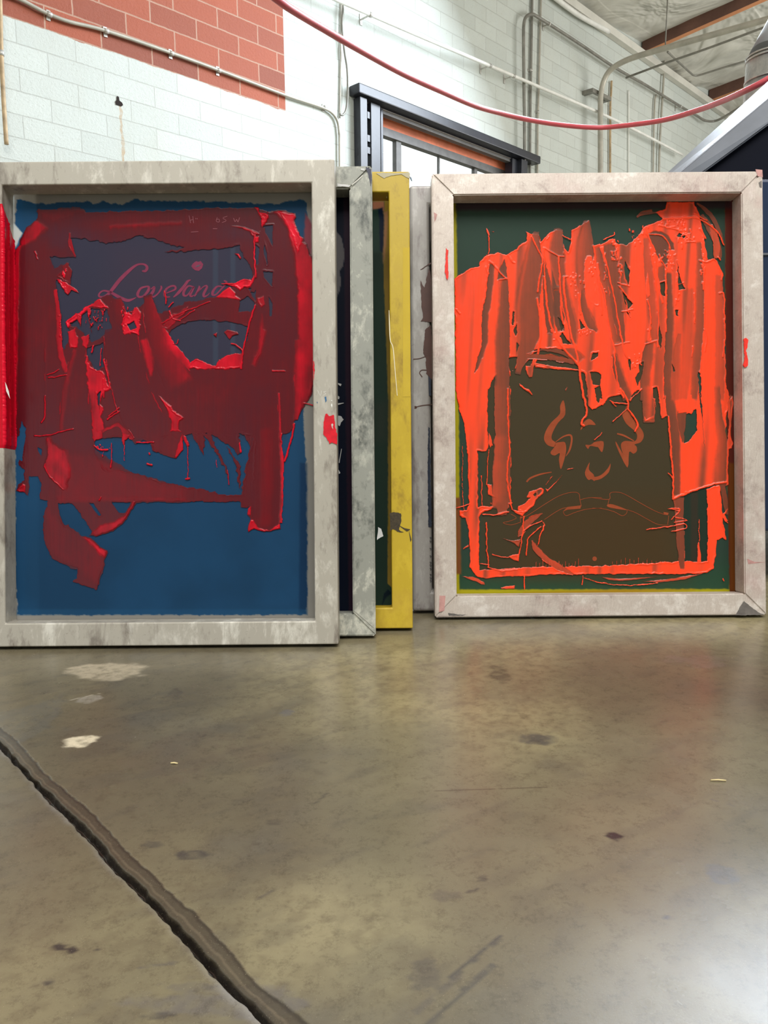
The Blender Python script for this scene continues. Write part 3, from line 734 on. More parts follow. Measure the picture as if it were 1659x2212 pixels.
p.hole(A6((790, 390), (860, 372), (1100, 372), (1170, 362), (1260, 420), (1290, 490), (1460, 540), (1525, 420), (1560, 380)) + A7((190, 350), (250, 340), (350, 340), (380, 330), (540, 420), (640, 330), (770, 380), (760, 500), (700, 640), (660, 850), (570, 850), (300, 800), (60, 750), (0, 740))
       + A6((1550, 770), (1350, 740), (1100, 660), (900, 640), (830, 560), (790, 500)), 9)
p.hole(A6((745, 912), (780, 918), (850, 1020), (830, 1025)), 3); p.hole(A6((935, 912), (1110, 912), (1050, 1000), (995, 995)), 4)
p.hole(A7((1000, 340), (1070, 335), (1040, 470), (1010, 540), (1000, 420)), 4); p.hole(A6((320, 450), (350, 470), (345, 520), (325, 490)), 4)
# dark teeth and strands below the main film
for q in (A7((250, 340), (350, 520), (362, 400), (345, 340)), A7((330, 330), (400, 340), (470, 480), (545, 620), (565, 770), (530, 640), (440, 480)), A7((480, 330), (640, 330), (660, 480), (640, 520), (600, 470)),
          A7((540, 430), (660, 610), (655, 830), (620, 620)), A7((690, 330), (770, 330), (740, 460), (715, 400)), A7((760, 380), (690, 660), (660, 840), (770, 860), (790, 380)), A6((1260, 410), (1290, 490), (1470, 540), (1530, 380), (1400, 340))):
    p.poly(q, 0.33, 1.0, 9, 0.15)
# broad scraped pulls in the middle
p.stroke(A4((930, 1180), (960, 1300), (1010, 1440)), [24, 28, 22], 0.34, 0.52, 0.1, 0.1, 3)
p.stroke(A4((1180, 1170), (1220, 1350), (1300, 1580), (1420, 1820)) , [22, 40, 52, 66], 0.32, 0.62, 0.15, 0.12, 4, True, (0.25, 0.3))
p.stroke(A4((960, 1450), (1000, 1700), (1080, 2000), (1180, 2200)), [72, 78, 84, 90], 0.30, 0.30, 0.06, 0.3, 4, True, (0.35, 0.05))
p.stroke(A4((640, 1560), (620, 1800), (590, 2200)), [26, 44, 62], 0.34, 0.34, 0.3, 0.25, 4, True, (0.1, 0.1))
p.stroke(A6((560, 0), (600, 330), (620, 800)), [52, 78, 60], 0.36, 0.36, 0.3, 0.3, 4, True, (0.0, 0.0))
p.poly(A6((430, 560), (780, 480), (1100, 680), (1550, 800), (1550, 890), (520, 890)), 0.45, 16, 8, 0)
p.poly(A6((390, 960), (500, 1080), (760, 1250), (880, 1340), (820, 1600), (700, 1500), (420, 1350)), 0.42, 12, 8, 0)
p.stroke(A7((870, 330), (880, 700), (870, 1080)), [44, 50, 46], 0.38, 0.36, 0.4, 0.4, 3, True, (0, 0), 0.46)
# bright thick ink
def thick(q, v=0.95, rag=7, soft=1.2, ridge=0.45, amt=1.0): p.poly(q, v, soft, rag, ridge, amt)
thick(A5((880, 465), (1000, 470), (1060, 490), (1052, 560), (1090, 660), (1150, 740), (1195, 850), (1240, 1300), (1195, 1900), (1140, 2000), (1060, 2130), (1068, 1950), (1050, 1800), (1062, 1600), (1085, 1550), (1082, 1100), (1050, 800), (1000, 600), (920, 490)), 0.74, 6, 5, 0.3)
thick(A5((930, 470), (1055, 490), (1050, 570), (1090, 660), (1120, 700), (1080, 800), (1020, 620)), 0.98, 7, 3, 0.4)
p.stroke(A5((1075, 1500), (1085, 1900), (1070, 2120)), [14, 16, 10], 0.5, 0.8, 0.2, 0.2)
thick(A4((265, 565), (300, 540), (380, 600), (270, 700), (180, 740), (160, 760), (170, 690), (220, 600)), 0.66, 5, 6, 0.2)
thick(A4((120, 780), (160, 740), (150, 1200), (130, 2200), (104, 2200)), 0.7, 4, 3, 0.3)
p.stroke(A4((440, 1100), (462, 1250), (470, 1450), (488, 1620), (525, 1740)), [8, 11, 13, 14, 7], 0.7, 0.8, 0.2, 0.1, 5, True, (0.1, 0.35))
p.stroke(A4((555, 640), (565, 740), (600, 825)), [4, 7, 4], 0.6, 0.65, 0.2, 0.2)
thick(A4((470, 1000), (560, 1050), (575, 960), (545, 880), (520, 870), (500, 930), (450, 990)), 0.5, 9, 1.5, 0.3)
thick(A4((450, 1010), (520, 1030), (640, 1115), (570, 1100), (545, 1130), (500, 1090)), 0.8, 8)
thick(A4((520, 1350), (640, 1265), (790, 1160), (860, 1240), (720, 1230), (640, 1300), (560, 1370), (545, 1400)), 0.9, 9, 1.2, 0.5)
for q in (A4((690, 1240), (725, 1240), (715, 1330), (735, 1440), (712, 1350)), A4((600, 1280), (650, 1290), (640, 1380), (620, 1330)), A4((800, 1250), (830, 1260), (825, 1310)), A4((545, 1430), (600, 1400), (620, 1480), (625, 1560), (560, 1560)),
          A4((650, 1470), (710, 1440), (700, 1560), (660, 1540))): thick(q, 0.8, 7)
thick(A4((970, 1360), (1000, 1270), (1060, 1290), (1070, 1230), (1100, 1230), (1120, 1320), (1110, 1450), (1060, 1430), (990, 1440)), 0.85, 10, 1.0, 0.5)
p.hole(A4((1020, 1370), (1070, 1340), (1085, 1390), (1040, 1410)), 5)
p.stroke(A4((1150, 1500), (1190, 1650), (1200, 1760)), [24, 26, 10], 0.8, 0.75, 0.4, 0.4, 4, True, (0, 0))
p.stroke(A5((10, 1400), (60, 1530), (150, 1640), (210, 1700)), [10, 22, 26, 16], 0.6, 1.0, 0.5, 0.1, 6, True, (0, 0.4))
thick(A5((215, 1720), (215, 1680), (270, 1640), (380, 1680), (420, 1700), (450, 1650), (560, 1600), (640, 1600), (632, 1720), (420, 1726)), 0.85, 7, 1.6, 0.4)
p.stroke(A4((600, 1580), (560, 1720), (520, 1900), (490, 2200)), [10, 16, 16, 14], 0.55, 0.55, 0.4, 0.5, 4, True, (0.1, 0))
thick(A4((680, 1600), (720, 1700), (820, 1740), (860, 1850), (890, 1890), (830, 1900), (800, 1990), (820, 2050), (780, 2160), (800, 2212), (740, 2212), (730, 2000), (700, 1850)), 0.85, 9, 2.0, 0.45)
p.hole(A4((770, 1930), (800, 1900), (790, 2080), (770, 2060)), 4)
thick(A6((390, 380), (420, 350), (450, 420), (560, 480), (600, 640), (560, 820), (500, 780), (420, 690), (410, 560)), 0.66, 7, 6, 0.35)
p.stroke(A6((415, 380), (425, 520), (420, 640), (540, 800)), [8, 14, 16, 8], 0.6, 0.7, 0.1, 0.5, 6, True, (0.4, 0))
p.stroke(A6((765, 0), (800, 180), (830, 310)), [22, 24, 26], 0.5, 0.85, 0.5, 0.1, 6, True, (0, 0.5))
thick(A6((770, 300), (850, 320), (860, 372), (790, 400)), 0.75, 7)
p.stroke(A6((860, 320), (930, 280), (990, 262), (1060, 330), (1110, 380)), [6, 9, 9, 14, 8], 0.7, 0.5, 0.2, 0.3, 5)
thick(A6((1030, 330), (1090, 350), (1050, 390), (1045, 450), (1025, 400)), 0.8, 7)
thick(A6((1330, 20), (1440, 110), (1460, 150), (1540, 205), (1500, 240), (1490, 300), (1520, 320), (1430, 320), (1440, 240), (1400, 130)), 0.85, 7, 1.6, 0.45)
thick(A6((1530, 340), (1535, 470), (1470, 545), (1465, 520), (1500, 420)), 0.85, 4)
thick(A7((180, 350), (200, 360), (230, 430), (215, 450), (190, 400)), 0.85, 4)
p.stroke(A7((985, 330), (1000, 560), (1003, 800), (990, 1080)), [7, 9, 8, 10], 0.45, 0.9, 0.4, 0.1, 5, True, (0, 0.5))
p.stroke(A7((975, 0), (985, 180), (990, 340)), [6, 6, 6], 0.5, 0.75, 0.4, 0.1, 3)
thick(A7((720, 1160), (740, 1060), (770, 1060), (800, 1120), (900, 1150), (985, 1090), (990, 1135), (900, 1155), (830, 1155), (770, 1135)), 0.8, 5, 2.0, 0.4)
thick(A7((720, 960), (745, 950), (742, 1020), (715, 1010)), 0.75, 4)
thick(A6((770, 1170), (840, 1110), (960, 1075), (1050, 1020), (1110, 905), (1140, 905), (1055, 1055), (950, 1150), (860, 1172), (800, 1190)), 0.74, 4, 4.5, 0.35)
thick(A6((700, 1205), (760, 1215), (830, 1290), (895, 1315), (880, 1370), (830, 1340), (760, 1260)), 0.74, 5, 5, 0.35)
thick(A6((140, 810), (190, 760), (210, 760), (208, 830), (170, 825)), 0.7, 5)
thick(A6((480, 860), (700, 866), (900, 866), (1150, 862), (1550, 880)) + A6((1550, 900), (480, 905)), 0.5, 5, 5, 0.1)
thick(A5((480, 1045), (570, 1048), (640, 1010), (660, 1005), (705, 1012), (735, 970), (740, 1000), (705, 1065), (660, 1080), (625, 1105), (590, 1070)), 0.92, 7, 1.2, 0.5)
thick(A5((430, 1150), (500, 1100), (540, 1072), (585, 1120), (585, 1140), (632, 1175), (560, 1165), (500, 1158)), 0.88, 5, 1.2, 0.45)
thick(A5((740, 430), (770, 440), (770, 470), (845, 490), (850, 520), (800, 590), (790, 520), (760, 470)), 0.9, 7)
thick(A5((560, 580), (660, 590), (720, 620), (780, 650), (725, 665), (700, 630), (640, 605)), 0.68, 6, 2)
thick(A5((740, 670), (770, 670), (765, 710), (740, 715)), 0.9, 4); thick(A5((575, 800), (610, 805), (632, 840), (622, 850), (600, 820)), 0.85, 3)
thick(A5((760, 1160), (810, 1140), (820, 1210), (790, 1235), (765, 1200)), 0.62, 4, 2); thick(A5((795, 1290), (812, 1400), (830, 1420), (790, 1600), (740, 1700), (710, 1690), (770, 1560)), 0.6, 5, 4)
thick(A5((495, 1430), (520, 1410), (600, 1425), (612, 1445), (560, 1460), (540, 1490)), 0.62, 3); thick(A5((405, 1445), (440, 1430), (435, 1470)), 0.62, 3)
thick(A5((0, 1390), (60, 1300), (130, 1270), (215, 1225), (200, 1260), (130, 1320), (60, 1400)), 0.62, 10, 2, 0.5)
p.stroke(A5((720, 1100), (780, 900), (800, 600)), 14, 0.28, 0.33, 0.3, 0.3, 3, True, (0, 0))
for q, wd in ((A5((740, 660), (733, 720), (738, 830), (745, 990)), 1.7), (A5((740, 1215), (690, 1380), (650, 1560), (632, 1720)), 1.8), (A5((480, 1045), (560, 1045), (600, 1040)), 1.5), (A5((555, 1518), (600, 1540), (640, 1580), (640, 1640)), 1.8),
              (A5((880, 1738), (930, 1742), (980, 1742)), 1.5), (A4((380, 1770), (440, 1745), (470, 1730)), 1.2), (A4((390, 1795), (530, 1770)), 1.4), (A4((830, 1650), (860, 1780), (880, 1880)), 1.6), (A4((820, 1800), (825, 1860), (830, 1950)), 1.2),
              (A5((20, 1100), (35, 1160), (30, 1200)), 1.6), (A5((55, 1225), (90, 1195)), 1.6), (A5((60, 1260), (90, 1320), (150, 1340)), 1.2), (A5((0, 1360), (120, 1290), (250, 1240), (380, 1190)), 1.0), (A5((150, 1330), (260, 1255)), 1.0),
              (A5((130, 1490), (120, 1520), (90, 1525)), 1.2), (A6((290, 355), (400, 350), (520, 320), (610, 298)), 1.3), (A6((350, 250), (380, 170), (375, 20)), 1.2), (A6((830, 900), (850, 870)), 1), (A6((900, 220), (1000, 150)), 1.2),
              (A6((935, 420), (935, 560), (925, 620)), 1.1), (A6((1043, 440), (1040, 560)), 1.0), (A7((218, 450), (218, 720)), 1.0), (A7((650, 420), (660, 490)), 2.0), (A7((455, 560), (460, 620)), 0.9), (A7((550, 640), (560, 760)), 1.1),
              (A4((810, 1560), (800, 1700)), 1.2), (A4((745, 1540), (735, 1590)), 2), (A6((790, 440), (840, 470), (900, 470)), 2.2), (A6((1250, 500), (1255, 510)), 2), (A6((1240, 590), (1270, 600)), 2.4), (A7((205, 715), (230, 710)), 2.2), (A7((1000, 340), (995, 400)), 1.6),
              (A4((870, 2100), (950, 2030)), 1.2), (A4((280, 790), (300, 850)), 1.0), (A6((1150, 410), (1290, 410)), 1.6), (A7((1110, 260), (1060, 470), (1030, 560)), 2.4), (A7((1190, 80), (1260, 95)), 1.6)):
    p.string(q, wd, 0.85, 0.55, 4)
p.specks(*A4((760, 1330))[0], 24, 20, 26, 5, (0.8, 1.6)); p.specks(*A4((520, 1000))[0], 8, 22, 10, 6, (0.8, 1.8)); p.specks(*A4((480, 1350))[0], 6, 40, 8, 7, (0.8, 1.4))
p.specks(*A6((860, 440))[0], 14, 10, 8, 8, (0.8, 1.6)); p.specks(*A5((820, 510))[0], 8, 14, 8, 9, (0.8, 1.6)); p.specks(*A4((1000, 1280))[0], 18, 20, 14, 10, (0.8, 1.6))
RAMP_R = ([0.1, 0.24, 0.36, 0.5, 0.66, 0.82, 1.0], [(66, 34, 48), (78, 22, 32), (88, 17, 25), (110, 12, 22), (150, 8, 26), (186, 6, 30), (222, 14, 44)])
f1.ink(p, RAMP_R, INK_R, streak=0.25, cloud=0.22)
# script lettering of the stencil
K1 = crop(200, 540, 5.184)
LET = plain('stained_stencil', lin(122, 50, 74), 0.6, 0, 0.12, 60, 0.1)
def rb(k, pts, w): return ribbon(k(*pts), [1.22 * x / 5.184 for x in (w if hasattr(w, '__len__') else [w] * len(pts))])
LT0 = []
lt = []
lt += rb(K1, [(555, 235), (590, 235), (610, 205), (600, 175), (560, 158), (490, 170), (400, 240), (300, 340), (230, 430), (180, 490), (120, 525), (75, 520), (75, 490), (110, 460), (160, 460), (230, 490), (310, 535), (390, 565), (450, 550), (490, 530)],
         [14, 24, 26, 22, 16, 20, 30, 34, 32, 26, 18, 18, 16, 14, 18, 26, 30, 28, 16, 4])
lt += rb(K1, [(600, 410), (540, 430), (505, 490), (520, 525), (570, 515), (620, 460), (630, 415), (600, 408)], [16, 20, 26, 20, 18, 26, 20, 14])
lt += rb(K1, [(650, 440), (690, 415), (680, 460), (655, 505), (680, 525), (730, 490), (770, 430), (765, 400)], [8, 18, 26, 26, 18, 14, 18, 12])
lt += rb(K1, [(805, 490), (860, 470), (925, 440), (920, 405), (870, 408), (825, 440), (805, 490), (820, 525), (870, 525)], [10, 12, 18, 18, 16, 20, 26, 20, 8])
lt += rb(K1, [(1100, 335), (1065, 350), (1030, 400), (960, 480), (905, 530)], [8, 22, 26, 26, 10])
lt += rb(K1, [(1120, 410), (1070, 405), (1025, 460), (1020, 505), (1055, 510), (1100, 460), (1135, 410), (1095, 500), (1110, 520), (1135, 505)], [12, 16, 24, 22, 14, 14, 20, 22, 14, 8])
lt += rb(K1, [(1195, 400), (1190, 440), (1140, 520)], [12, 24, 12]); lt += rb(K1, [(1165, 490), (1230, 420), (1270, 400), (1280, 420), (1245, 490), (1250, 522), (1290, 505), (1310, 480)], [8, 10, 14, 20, 24, 18, 10, 6])
lt += rb(K1, [(1450, 410), (1395, 410), (1350, 460), (1345, 500), (1380, 500), (1430, 450), (1475, 400), (1500, 360), (1470, 345)], [12, 16, 24, 22, 14, 14, 18, 18, 12])
lt.append(K1((1105, 180), (1125, 150), (1160, 125), (1185, 133), (1210, 123), (1240, 160), (1225, 205), (1190, 235), (1150, 228), (1120, 205)))
f1.marks('lips_mark', [lt.pop()], LET, 0.0003, 0, 'dusky red lips mark')
f1.marks('script_lettering', lt, LET, 0.0003, 0, 'dusky red script lettering', False)
f1.marks('lips_slit', [K1((1150, 188), (1180, 168), (1215, 165), (1190, 185), (1160, 192))], plain('lips_slit', lin(66, 52, 70)), 0.0001)
PENCIL = plain('faint_pencil', lin(126, 48, 60))
for pts in ([(215, 500), (228, 560)], [(245, 505), (252, 560)], [(220, 540), (250, 530)], [(268, 520), (270, 530)], [(280, 520), (281, 530)], [(440, 515), (432, 545), (455, 552), (455, 530), (436, 532)], [(520, 505), (485, 520), (512, 540), (478, 556)], [(570, 520), (582, 550), (595, 530), (605, 552), (618, 515)],
            [(230, 632), (290, 628)], [(405, 605), (440, 605)]):
    f1.marks('handwriting', ribbon(A5(*pts), 1.3, 3), PENCIL, -0.0008, 0, None, False)
# paint on the bars
RP = ink_mat('red_smear', 0.3); RP = plain('red_smear', lin(206, 10, 34), 0.28, 0, 0.2, 90)
f1.marks('ink_splotch', [A7((1370, 175), (1385, 168), (1400, 190), (1440, 180), (1455, 290), (1468, 340), (1470, 430), (1425, 412), (1398, 420), (1400, 400), (1350, 340), (1355, 230))], RP, -BAR - 0.0002, 0.0012, 'glossy red ink splotch')
f1.marks('bare_spot', [A7((1418, 260), (1428, 250), (1436, 262), (1430, 275), (1434, 300), (1424, 285))], plain('bare_spot', lin(190, 186, 176)), -BAR - 0.0018)
f1.marks('blue_speck', [A7((1362, 30), (1376, 25), (1380, 60), (1370, 75), (1366, 50)), A7((1296, 70), (1305, 72), (1302, 84))], plain('blue_speck', lin(40, 96, 140)), -BAR - 0.0002, 0.0003)
f1.marks('ink_run', [A5((1203, 1660), (1212, 1665), (1216, 1740), (1210, 1815), (1204, 1750))], RP, -BAR - 0.0002, 0.0004)
SCR = plain('scratch', lin(214, 212, 206))
for z in [[(1240, 1892), (1262, 1936), (1270, 1895)], [(1308, 1900), (1285, 1904), (1306, 1920), (1284, 1932)]]: f1.marks('scratched_letter', ribbon(A5(*z), 0.9, 2), SCR, -BAR - 0.0002, 0, None, False)
f1.marks('white_speck', [A5((1345, 2010), (1352, 1995), (1358, 2010), (1354, 2032)), A5((1345, 1975), (1352, 1968), (1358, 1980))], plain('white_speck', lin(225, 225, 220)), -BAR - 0.0002, 0.0002)
# red ink run down the left bar, over its front edge and inner face
def bar_ink():
    z0 = f1.loc(0, 968, -BAR)[1]; z1 = f1.loc(0, 440, -BAR)[1]
    xin = -f1.w / 2 + f1.bw; n = 420; prof = []
    for k in range(15): prof.append((-0.030 + 0.030 * k / 14, -BAR, 0))      # across the front face
    for k in range(1, 20): prof.append((0.0, -BAR + (BAR - 0.001) * k / 19, 1))
    V = []; C = []
    zs = np.linspace(z0, z1, n)
    for z in zs:
        for i, (dx, y, side) in enumerate(prof):
            nx = vnoise(np.array([i * 0.55]), np.array([z * 14]), 5)[0]; ny = fbm(np.array([i * 0.9]), np.array([z * 45]), 7)[0]
            h = 0.0004 + 0.0008 * nx + 0.0014 * (ny - 0.3)
            if i in (11, 14, 15, 16, 24) or i > 31: h += 0.0004 + 0.0022 * fbm(np.array([i * 0.8]), np.array([z * 420]), 19, 3)[0]
            h = max(h, 0.0002)
            e = 0.5 * (1 - math.cos(min(1, (z1 - z) / 0.02) * math.pi)) * min(1, (z - z0) / 0.006)
            topcut = (z1 - 0.05 * max(0, (i - 15) / 18)) if side else z1
            zz = min(z, topcut)
            V.append((xin + dx + (h * e if side else 0), y - (h * e if not side else 0), zz))
            bare = (z1 - z) > 0.30 * (z1 - z0) and False
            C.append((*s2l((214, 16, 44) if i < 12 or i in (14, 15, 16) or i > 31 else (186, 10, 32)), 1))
    m = len(prof); V = np.array(V); idx = np.arange(n * m).reshape(n, m)
    Q = np.stack([idx[:-1, :-1], idx[:-1, 1:], idx[1:, 1:], idx[1:, :-1]], -1).reshape(-1, 4)
    np_mesh('ink_run', V, Q, INK_R, f1.root, np.array(C))
bar_ink()
f1.marks('bare_spot', [A4((40, 1825), (52, 1850), (70, 1900), (80, 1960), (50, 1900))], plain('bare_spot', lin(206, 204, 196)), -BAR - 0.004)

# ------------------------------------------------------------------ screen 2: grey frame with dark sheet
ZB = ZA + BAR + 0.0014
f2 = Screen('screen_printing_frame', 80, 807.5, 360.5, ZB, 'dull grey welded screen frame with navy mesh, second in the left stack',
            aluminium('oxidised_aluminium', lin(146, 147, 138), lin(84, 87, 82), lin(206, 204, 190), (1, 1, 0.6), 0.5, 0.15), seam=1, bevel=0.004)
p = Panel(20, 330, 830, 1400, 2.5, 6); X, Y = p.X, p.Y
rgb = base((12, 22, 44))
rgb = lay(rgb, fill(p, [(741, 400), (800, 400), (800, 1330), (754, 1330), (748, 1000), (744, 600)], 3, 2), (50, 28, 48))
rgb = lay(rgb, fill(p, [(725, 405), (770, 405), (770, 420), (725, 420)], 3, 3), (30, 30, 60))
rgb = lay(rgb, fill(p, [(726, 500), (736, 510), (744, 545), (741, 575), (733, 585), (737, 605), (733, 630), (724, 645)], 4, 1), (122, 118, 120))
f2.sheet(p, rgb, SHEET)
PW = plain('pale_dried_ink', lin(196, 196, 194), 0.6)
C8 = crop(700, 330, 4.173); C9 = crop(700, 850, 4.022)
f2.marks('dried_ink', [C9((120, 195), (150, 198), (172, 225), (150, 250), (135, 285), (116, 270)), C9((122, 20), (135, 30), (130, 52), (120, 45)), C9((125, 660), (142, 690), (128, 700)), C8((125, 2075), (158, 2085), (150, 2105), (128, 2090)),
      C9((120, 85), (170, 80), (172, 85), (122, 100)), C9((128, 600), (150, 480), (154, 482), (134, 605))], PW, -0.0006, 0.0003)
f2.marks('dried_ink', [C8((120, 280), (205, 290), (240, 300), (225, 310), (122, 305)), C8((330, 140), (368, 145), (365, 165), (332, 158))], PW, -BAR - 0.0003, 0.0006)
f2.marks('grime_patch', [C8((375, 128), (425, 150), (430, 220), (418, 300), (395, 180), (385, 160))], plain('grime_patch', lin(62, 62, 78), 0.6), -BAR - 0.0003, 0.0002)
WB = plain('weld_bead', lin(180, 178, 168), 0.4, 0.2)
f2.marks('weld_bead', ribbon(C8((350, 205), (300, 250), (250, 290)), [2, 2.5, 2]), WB, -BAR - 0.0003, 0.0007, None, False); f2.marks('weld_bead', ribbon(C9((262, 1880), (285, 1905), (340, 1950), (430, 2030)), 1.6), WB, -BAR - 0.0003, 0.0007, None, False)
f2.marks('dried_ink', [C9((470, 1160), (492, 1175), (515, 1240), (480, 1255), (458, 1275))], PW, -BAR - 0.0002, 0.0006)

# ------------------------------------------------------------------ screen 3: yellow frame
ZC = ZB + BAR + 0.0014
f3 = Screen('screen_printing_frame', 150, 888, 372.5, ZC, 'yellow-stained screen frame with dark green mesh, third in the left stack',
            aluminium('yellow_stained_metal', lin(186, 158, 36), lin(150, 122, 32), lin(200, 172, 46), (1, 1, 0.5), 0.4, 0.0, None, (lin(176, 140, 60), 7, 0.55)), bw=0.036)
p = Panel(120, 340, 905, 1380, 2.0, 8); X, Y = p.X, p.Y
rgb = base((40, 60, 50))
gx = C8((600, 350), (545, 350), (540, 700), (535, 1000), (540, 1200), (560, 1700), (575, 2200)) + C9((555, 0), (555, 900), (552, 1650), (600, 1700), (620, 2000))
rgb = lay(rgb, fill(p, gx + [(890, 1330), (890, 380)], 2, 1), (150, 122, 46))
rgb = lay(rgb, fill(p, C8((440, 440), (540, 425), (545, 530), (490, 505), (440, 510)), 3, 2), (172, 110, 78))
rgb = lay(rgb, fill(p, C8((440, 350), (560, 350), (545, 440), (440, 440)), 3, 2), (140, 122, 66))
rgb = lay(rgb, fill(p, C8((535, 540), (575, 520), (570, 700), (545, 960), (530, 1000)), 4, 3), (178, 128, 84))
rgb = lay(rgb, fill(p, C8((490, 510), (530, 490), (540, 640), (530, 900), (505, 880), (498, 600)), 3, 2), (16, 28, 48))
rgb = lay(rgb, fill(p, C9((440, 100), (555, 60), (555, 400), (440, 420)), 4, 20) * 0.6, (58, 62, 54))
rgb = lay(rgb, fill(p, C9((500, 1850), (520, 1740), (555, 1700), (585, 1735), (560, 1755), (530, 1790), (510, 1830)), 3, 1), (12, 28, 40))
f3.sheet(p, rgb, SHEET)
tp = NT('clear_tape', 0.08); tp.b.inputs['Base Color'].default_value = lin(226, 196, 84); tp.b.inputs['Roughness'].default_value = 0.1
f3.marks('tape_edge_glint', ribbon(C8((586, 1420), (590, 1550), (597, 1690), (622, 1760), (640, 1960), (660, 2190)), [1.0, 2.0, 1.6, 1.6, 1.4, 1.2]), plain('tape_glint', lin(236, 228, 196), 0.2), -BAR - 0.0003, 0.0004)  # pale ribbons paint the glint along the clear tape
f3.marks('tape_edge_glint', ribbon(C8((562, 370), (566, 410)), 1.6), plain('tape_glint', lin(236, 228, 196), 0.2), -BAR * 0.5, 0.0004)
f3.marks('clear_tape', [C8((710, 855), (772, 855), (778, 2200), (712, 2200))], plain('clear_tape', lin(196, 168, 54), 0.18, 0, 0.08, 10), -BAR - 0.0002, 0.0001)
f3.marks('black_scuff', [C9((570, 1040), (600, 1030), (668, 1040), (672, 1110), (650, 1180), (690, 1210), (640, 1200), (600, 1180), (575, 1190))] + [C9((640, 1140), (700, 1170), (750, 1180), (720, 1200)), C9((735, 1180), (760, 1270), (750, 1290))],
         plain('black_scuff', lin(58, 48, 30), 0.7, 0, 0.5, 300), -BAR - 0.0005, 0.0001)
f3.marks('grey_crust', [C8((470, 190), (540, 180), (640, 185), (770, 178), (772, 235), (740, 225), (700, 195), (600, 205), (540, 230))], plain('grey_crust', lin(176, 168, 140), 0.6), -BAR - 0.0003, 0.0004)
bm = bmesh.new(); pts = []
for px, py in C8((770, 205), (788, 220), (796, 250), (786, 244), (776, 225)):
    x, z = f3.loc(px, py, -BAR); pts.append((x, z))
lo = [bm.verts.new((x, -BAR + 0.002, z)) for x, z in pts]; hi = [bm.verts.new((x, -BAR + 0.004, z)) for x, z in pts]
bm.faces.new(lo); bm.faces.new(hi[::-1])
for i in range(5): bm.faces.new((lo[i], lo[(i + 1) % 5], hi[(i + 1) % 5], hi[i]))
bmesh.ops.recalc_face_normals(bm, faces=bm.faces[:]); bm_obj('tape_flap', bm, plain('tape_flap', lin(88, 110, 130)), f3.root)

# ------------------------------------------------------------------ screen 5: right, orange ink (built before 4, which stands behind it)
ZE = 1.343
f5 = Screen('screen_printing_frame', 936.5, 1652, 372, ZE, 'brushed aluminium screen frame on the right with orange ink over green mesh',
            aluminium('brushed_aluminium', lin(196, 184, 174), lin(166, 150, 142), lin(222, 214, 206), (1, 1, 1), 0.40, 0.2, 0.32, (lin(176, 122, 122), 5, 0.56)), seam=1, bw=0.0392, bevel=0.0034)
p = Panel(915, 350, 1672, 1350, 2.0, 12); X, Y = p.X, p.Y
rgb = base((196, 184, 30))
grn = [(984, 380), (1567, 380), (1567, 600), (1571, 1000), (1577, 1240), (1575, 1272), (993, 1273), (992, 1000), (988, 600)]
rgb = lay(rgb, fill(p, grn, 3, 2), (58, 80, 68))
rgb = lay(rgb, fill(p, grn, 3, 2) * sstep(1180, 1260, Y) * 0.6, (52, 92, 62))
rgb = lay(rgb, fill(p, [(1040, 600), (1470, 600), (1478, 1246), (1035, 1246)], 4, 26) * 0.97, (84, 72, 50))
rgb = lay(rgb, fill(p, [(1160, 1080), (1440, 1080), (1470, 1240), (1120, 1240)], 4, 50) * 0.6, (92, 68, 40))
rgb = lay(rgb, fill(p, [(1474, 1000), (1530, 1000), (1528, 1222), (1478, 1222)], 2, 2), (48, 64, 52))
rgb = lay(rgb, fill(p, [(1492, 1000), (1508, 1000), (1508, 1222), (1492, 1222)], 2, 3) * 0.7, (74, 60, 48))
rgb = lay(rgb, fill(p, [(1566, 380), (1583, 380), (1586, 700), (1592, 1280), (1576, 1280), (1571, 1000), (1567, 700)], 2, 1), (104, 40, 30))
rgb = lay(rgb, fill(p, [(1574, 1000), (1592, 1000), (1592, 1278), (1577, 1278)], 2, 3) * 0.8, (126, 72, 20))
rgb = lay(rgb, fill(p, [(1590, 420), (1650, 420), (1650, 1290), (1598, 1290)], 0, 1), (120, 92, 74))
rgb = lay(rgb, fill(p, [(984, 420), (1580, 415), (1580, 450), (984, 455)], 4, 6) * 0.8, (66, 44, 52))
rgb = lay(rgb, fill(p, [(984, 1075), (994, 1075), (996, 1240), (986, 1240)], 2, 3), (150, 90, 50))
rgb = lay(rgb, fill(p, [(1330, 1274), (1500, 1274), (1330, 1280), (1130, 1280)], 2, 4) * 0.7, (196, 130, 40))
f5.sheet(p, rgb, SHEET)
# wet ink
p = Panel(978, 405, 1600, 1290, 0.85, 14)
def th(q, v=1.0, rag=6, soft=0.9, ridge=0.4): p.poly(q, v, soft, rag, ridge)
def st(pts, w, vl, vr, hl, hr, ridge=(0, 0.45), mid=None, rag=4): p.stroke(pts, [1.3 * k for k in w] if hasattr(w, "__len__") else 1.3 * w, vl, vr, hl * 0.7, hr * 0.7, rag, True, ridge, mid)
